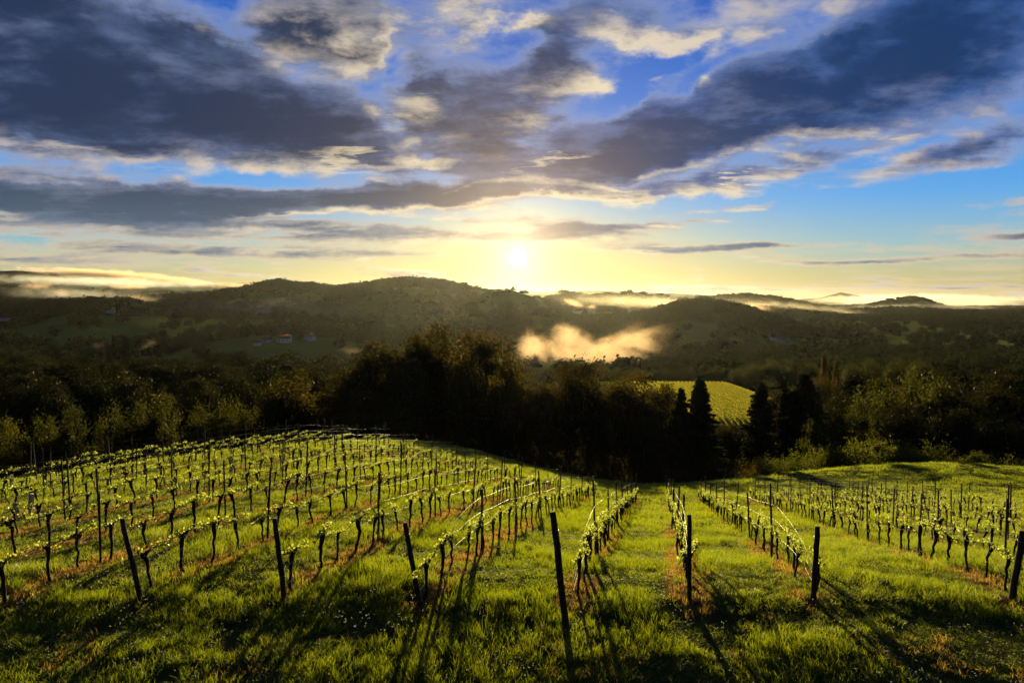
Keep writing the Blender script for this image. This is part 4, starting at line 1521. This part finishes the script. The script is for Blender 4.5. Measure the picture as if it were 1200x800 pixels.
# terrace rails catching the sun on the east side
Y = 79.0
xa, xb = ray(884, 580)[0] * Y, ray(1002, 580)[0] * Y
for k, px in enumerate((888, 917, 948, 995)):
    x = ray(px, 580)[0] * Y
    place('trellis_post', STAKES[k], (x, Y, zg(x, Y)), '%s post of the cross trellis below the grassy bank' % ordn(k + 1), 'post', 'posts of the cross trellis')
for k, hh in enumerate((0.55, 0.85, 1.15, 1.45, 1.8)):
    xs = np.linspace(xa, xb + (k % 3) * 2.5, 9)
    m = MB()
    m.tube(np.stack([xs, 0 * xs + Y - 0.06, ground_z(xs, 0 * xs + Y) + hh + 0.03 * np.sin(xs)], 1), 0.022, 6)
    tag(m.build('cross_wire', M['wire']), '%s strand from below of the bright cross trellis under the grassy bank' % ordn(k + 1), 'wire', 'strands of the cross trellis')


# ------------------------------------------------------------------ grass
def proto_tuft(seed, n, h, w, spread, mat, width):
    g_ = np.random.default_rng(seed)
    vs, qs, ts, k = [], [], [], 0
    for _ in range(n):
        a, r = g_.random() * 6.283, spread * math.sqrt(g_.random())
        b = np.array([r * math.cos(a), r * math.sin(a), -0.03])
        hh = h * (0.45 + 0.75 * g_.random())
        la = g_.random() * 6.283
        ln = hh * (0.15 + 0.55 * g_.random())
        d = np.array([math.cos(la), math.sin(la), 0])
        fa = g_.random() * 6.283
        sd = np.array([math.cos(fa), math.sin(fa), 0]) * width * (0.6 + 0.8 * g_.random())
        m1 = b + d * ln * 0.28 + np.array([0, 0, hh * 0.58])
        tp = b + d * ln + np.array([0, 0, hh * 0.97])
        vs += [b - sd * 0.6, b + sd * 0.6, m1 + sd * 0.5, m1 - sd * 0.5, tp]
        qs.append((k, k + 1, k + 2, k + 3))
        ts.append((k + 3, k + 2, k + 4))
        k += 5
    return mesh_obj('tuft', np.array(vs), [np.array(qs), np.array(ts)], [mat], link=False)


rng = np.random.default_rng(10)


def spread_pts(y0, y1, dens, margin=4.0):
    """points on the slope inside the view (and a little beside it), density per square metre"""
    n = int(dens * (y1 - y0) * (y1 + y0) * 0.80 + dens * (y1 - y0) * margin * 2)
    y = np.sqrt(rng.random(n) * (y1 ** 2 - y0 ** 2) + y0 ** 2)
    x = (rng.random(n) * 2 - 1) * (0.80 * y + margin)
    return x, y


def tufts(name, bands, protos, label, cat, keep, hscale, wind=0.0):
    PX, PY, SC = [], [], []
    for (y0, y1, d, sc) in bands:
        x, y = spread_pts(y0, y1, d)
        k = keep(x, y)
        PX.append(x[k]); PY.append(y[k]); SC.append(np.full(k.sum(), sc))
    x, y, sc = np.concatenate(PX), np.concatenate(PY), np.concatenate(SC)
    z = ground_z(x, y)
    n = len(x)
    hv = hscale(x, y) * (0.75 + 0.5 * rng.random(n))
    scatter(name, np.stack([x, y, z], 1), np.stack([rng.normal(size=n) * 0.12, rng.normal(size=n) * 0.12, rng.random(n) * 6.28], 1), np.stack([sc, sc, hv], 1), rng.integers(0, len(protos), n), protos, label, cat)
    print(name, n)


GR = [proto_tuft(800 + k, 34, 0.26, 0, 0.16, M['blade'], 0.0065) for k in range(6)]
GRF = [proto_tuft(820 + k, 30, 0.26, 0, 0.28, M['blade'], 0.014) for k in range(4)]
DR = [proto_tuft(840 + k, 26, 0.16, 0, 0.15, M['straw'], 0.006) for k in range(4)]


def strip(x, y):
    return (1 - sst(row_dist(x, y), 0.32, 0.70)) * sst(y, 15.0, 16.2) * (y < y_end(x / y))


def keep_green(x, y):
    p = 1 - 0.93 * strip(x, y) * sst(fbm(x * 0.8, y * 0.8, 201, 3), 0.32, 0.50)
    p = p * (0.62 + 0.38 * sst(fbm(x * 0.5, y * 0.5, 202, 3), 0.36, 0.55))
    p = p * (0.55 + 0.45 * sst(y + 2.5 * fbm(x * 0.3, y * 0.3, 209, 2), 11.5, 15.5))
    return rng.random(len(x)) < p


def h_green(x, y):
    a = fbm(x * 0.45, y * 0.45, 203, 4)
    b = fbm(x * 1.6, y * 1.6, 204, 2)
    return 0.16 + np.maximum(0, 0.14 + 0.85 * sst(a, 0.42, 0.66) + 0.5 * (b - 0.5) - 0.42 * (1 - sst(y + 2.2 * (fbm(x * 0.35, y * 0.35, 219, 2) - 0.5), 13.0, 16.0)))


tufts('grass', [(8, 17, 36, 1.0), (17, 32, 26, 1.25), ], GR, 'lush uneven meadow grass glowing against the low sun between the vine rows', 'grass', keep_green, h_green)
tufts('distant_grass', [(32, 52, 12.0, 1.4), (52, 130, 3.0, 2.2)], GRF, 'far meadow grass on the slope and grassy bank', 'grass', keep_green, lambda x, y: h_green(x, y) * 1.0)
tufts('dry_grass', [(13, 30, 16, 1.0), (30, 75, 4, 1.4)], DR, 'dry straw coloured grass under the vines', 'dry grass',
      lambda x, y: rng.random(len(x)) < 0.9 * strip(x, y) * sst(fbm(x * 0.8, y * 0.8, 201, 3), 0.30, 0.50), lambda x, y: 0.6 + 0.6 * fbm(x * 2, y * 2, 207, 2))

tufts('trampled_grass', [(8, 16, 12, 1.0)], DR, 'short trampled straw on the headland before the end posts', 'dry grass',
      lambda x, y: rng.random(len(x)) < sst(fbm(x * 0.9, y * 0.9, 221, 3), 0.45, 0.62) * (1 - sst(y, 12.5, 15.5)), lambda x, y: 0.5 + 0.5 * fbm(x * 2, y * 2, 207, 2))

# white flecks added to imitate sparkles in the foreground grass
fl = []
for k in range(3):
    m = MB()
    g_ = np.random.default_rng(860 + k)
    for _ in range(5):
        c = np.array([g_.normal() * 0.12, g_.normal() * 0.12, 0.14 + 0.12 * g_.random()])
        m.leaves(c + g_.normal(size=(7, 3)) * 0.006, 0.010, aspect=0.9)
    fl.append(m.build('fleck_cluster', M['fleck'], link=False))
rng = np.random.default_rng(12)
tufts('sparkle_flecks', [(8, 16, 2.6, 1.5), (16, 34, 1.6, 1.7)], fl, 'scattered small white flecks imitating sparkles in the grass', 'sparkle flecks',
      lambda x, y: rng.random(len(x)) < 0.3 + 0.7 * sst(fbm(x * 0.5, y * 0.5, 211, 3), 0.42, 0.6), lambda x, y: 0.9 + 0.6 * fbm(x, y, 212, 2))
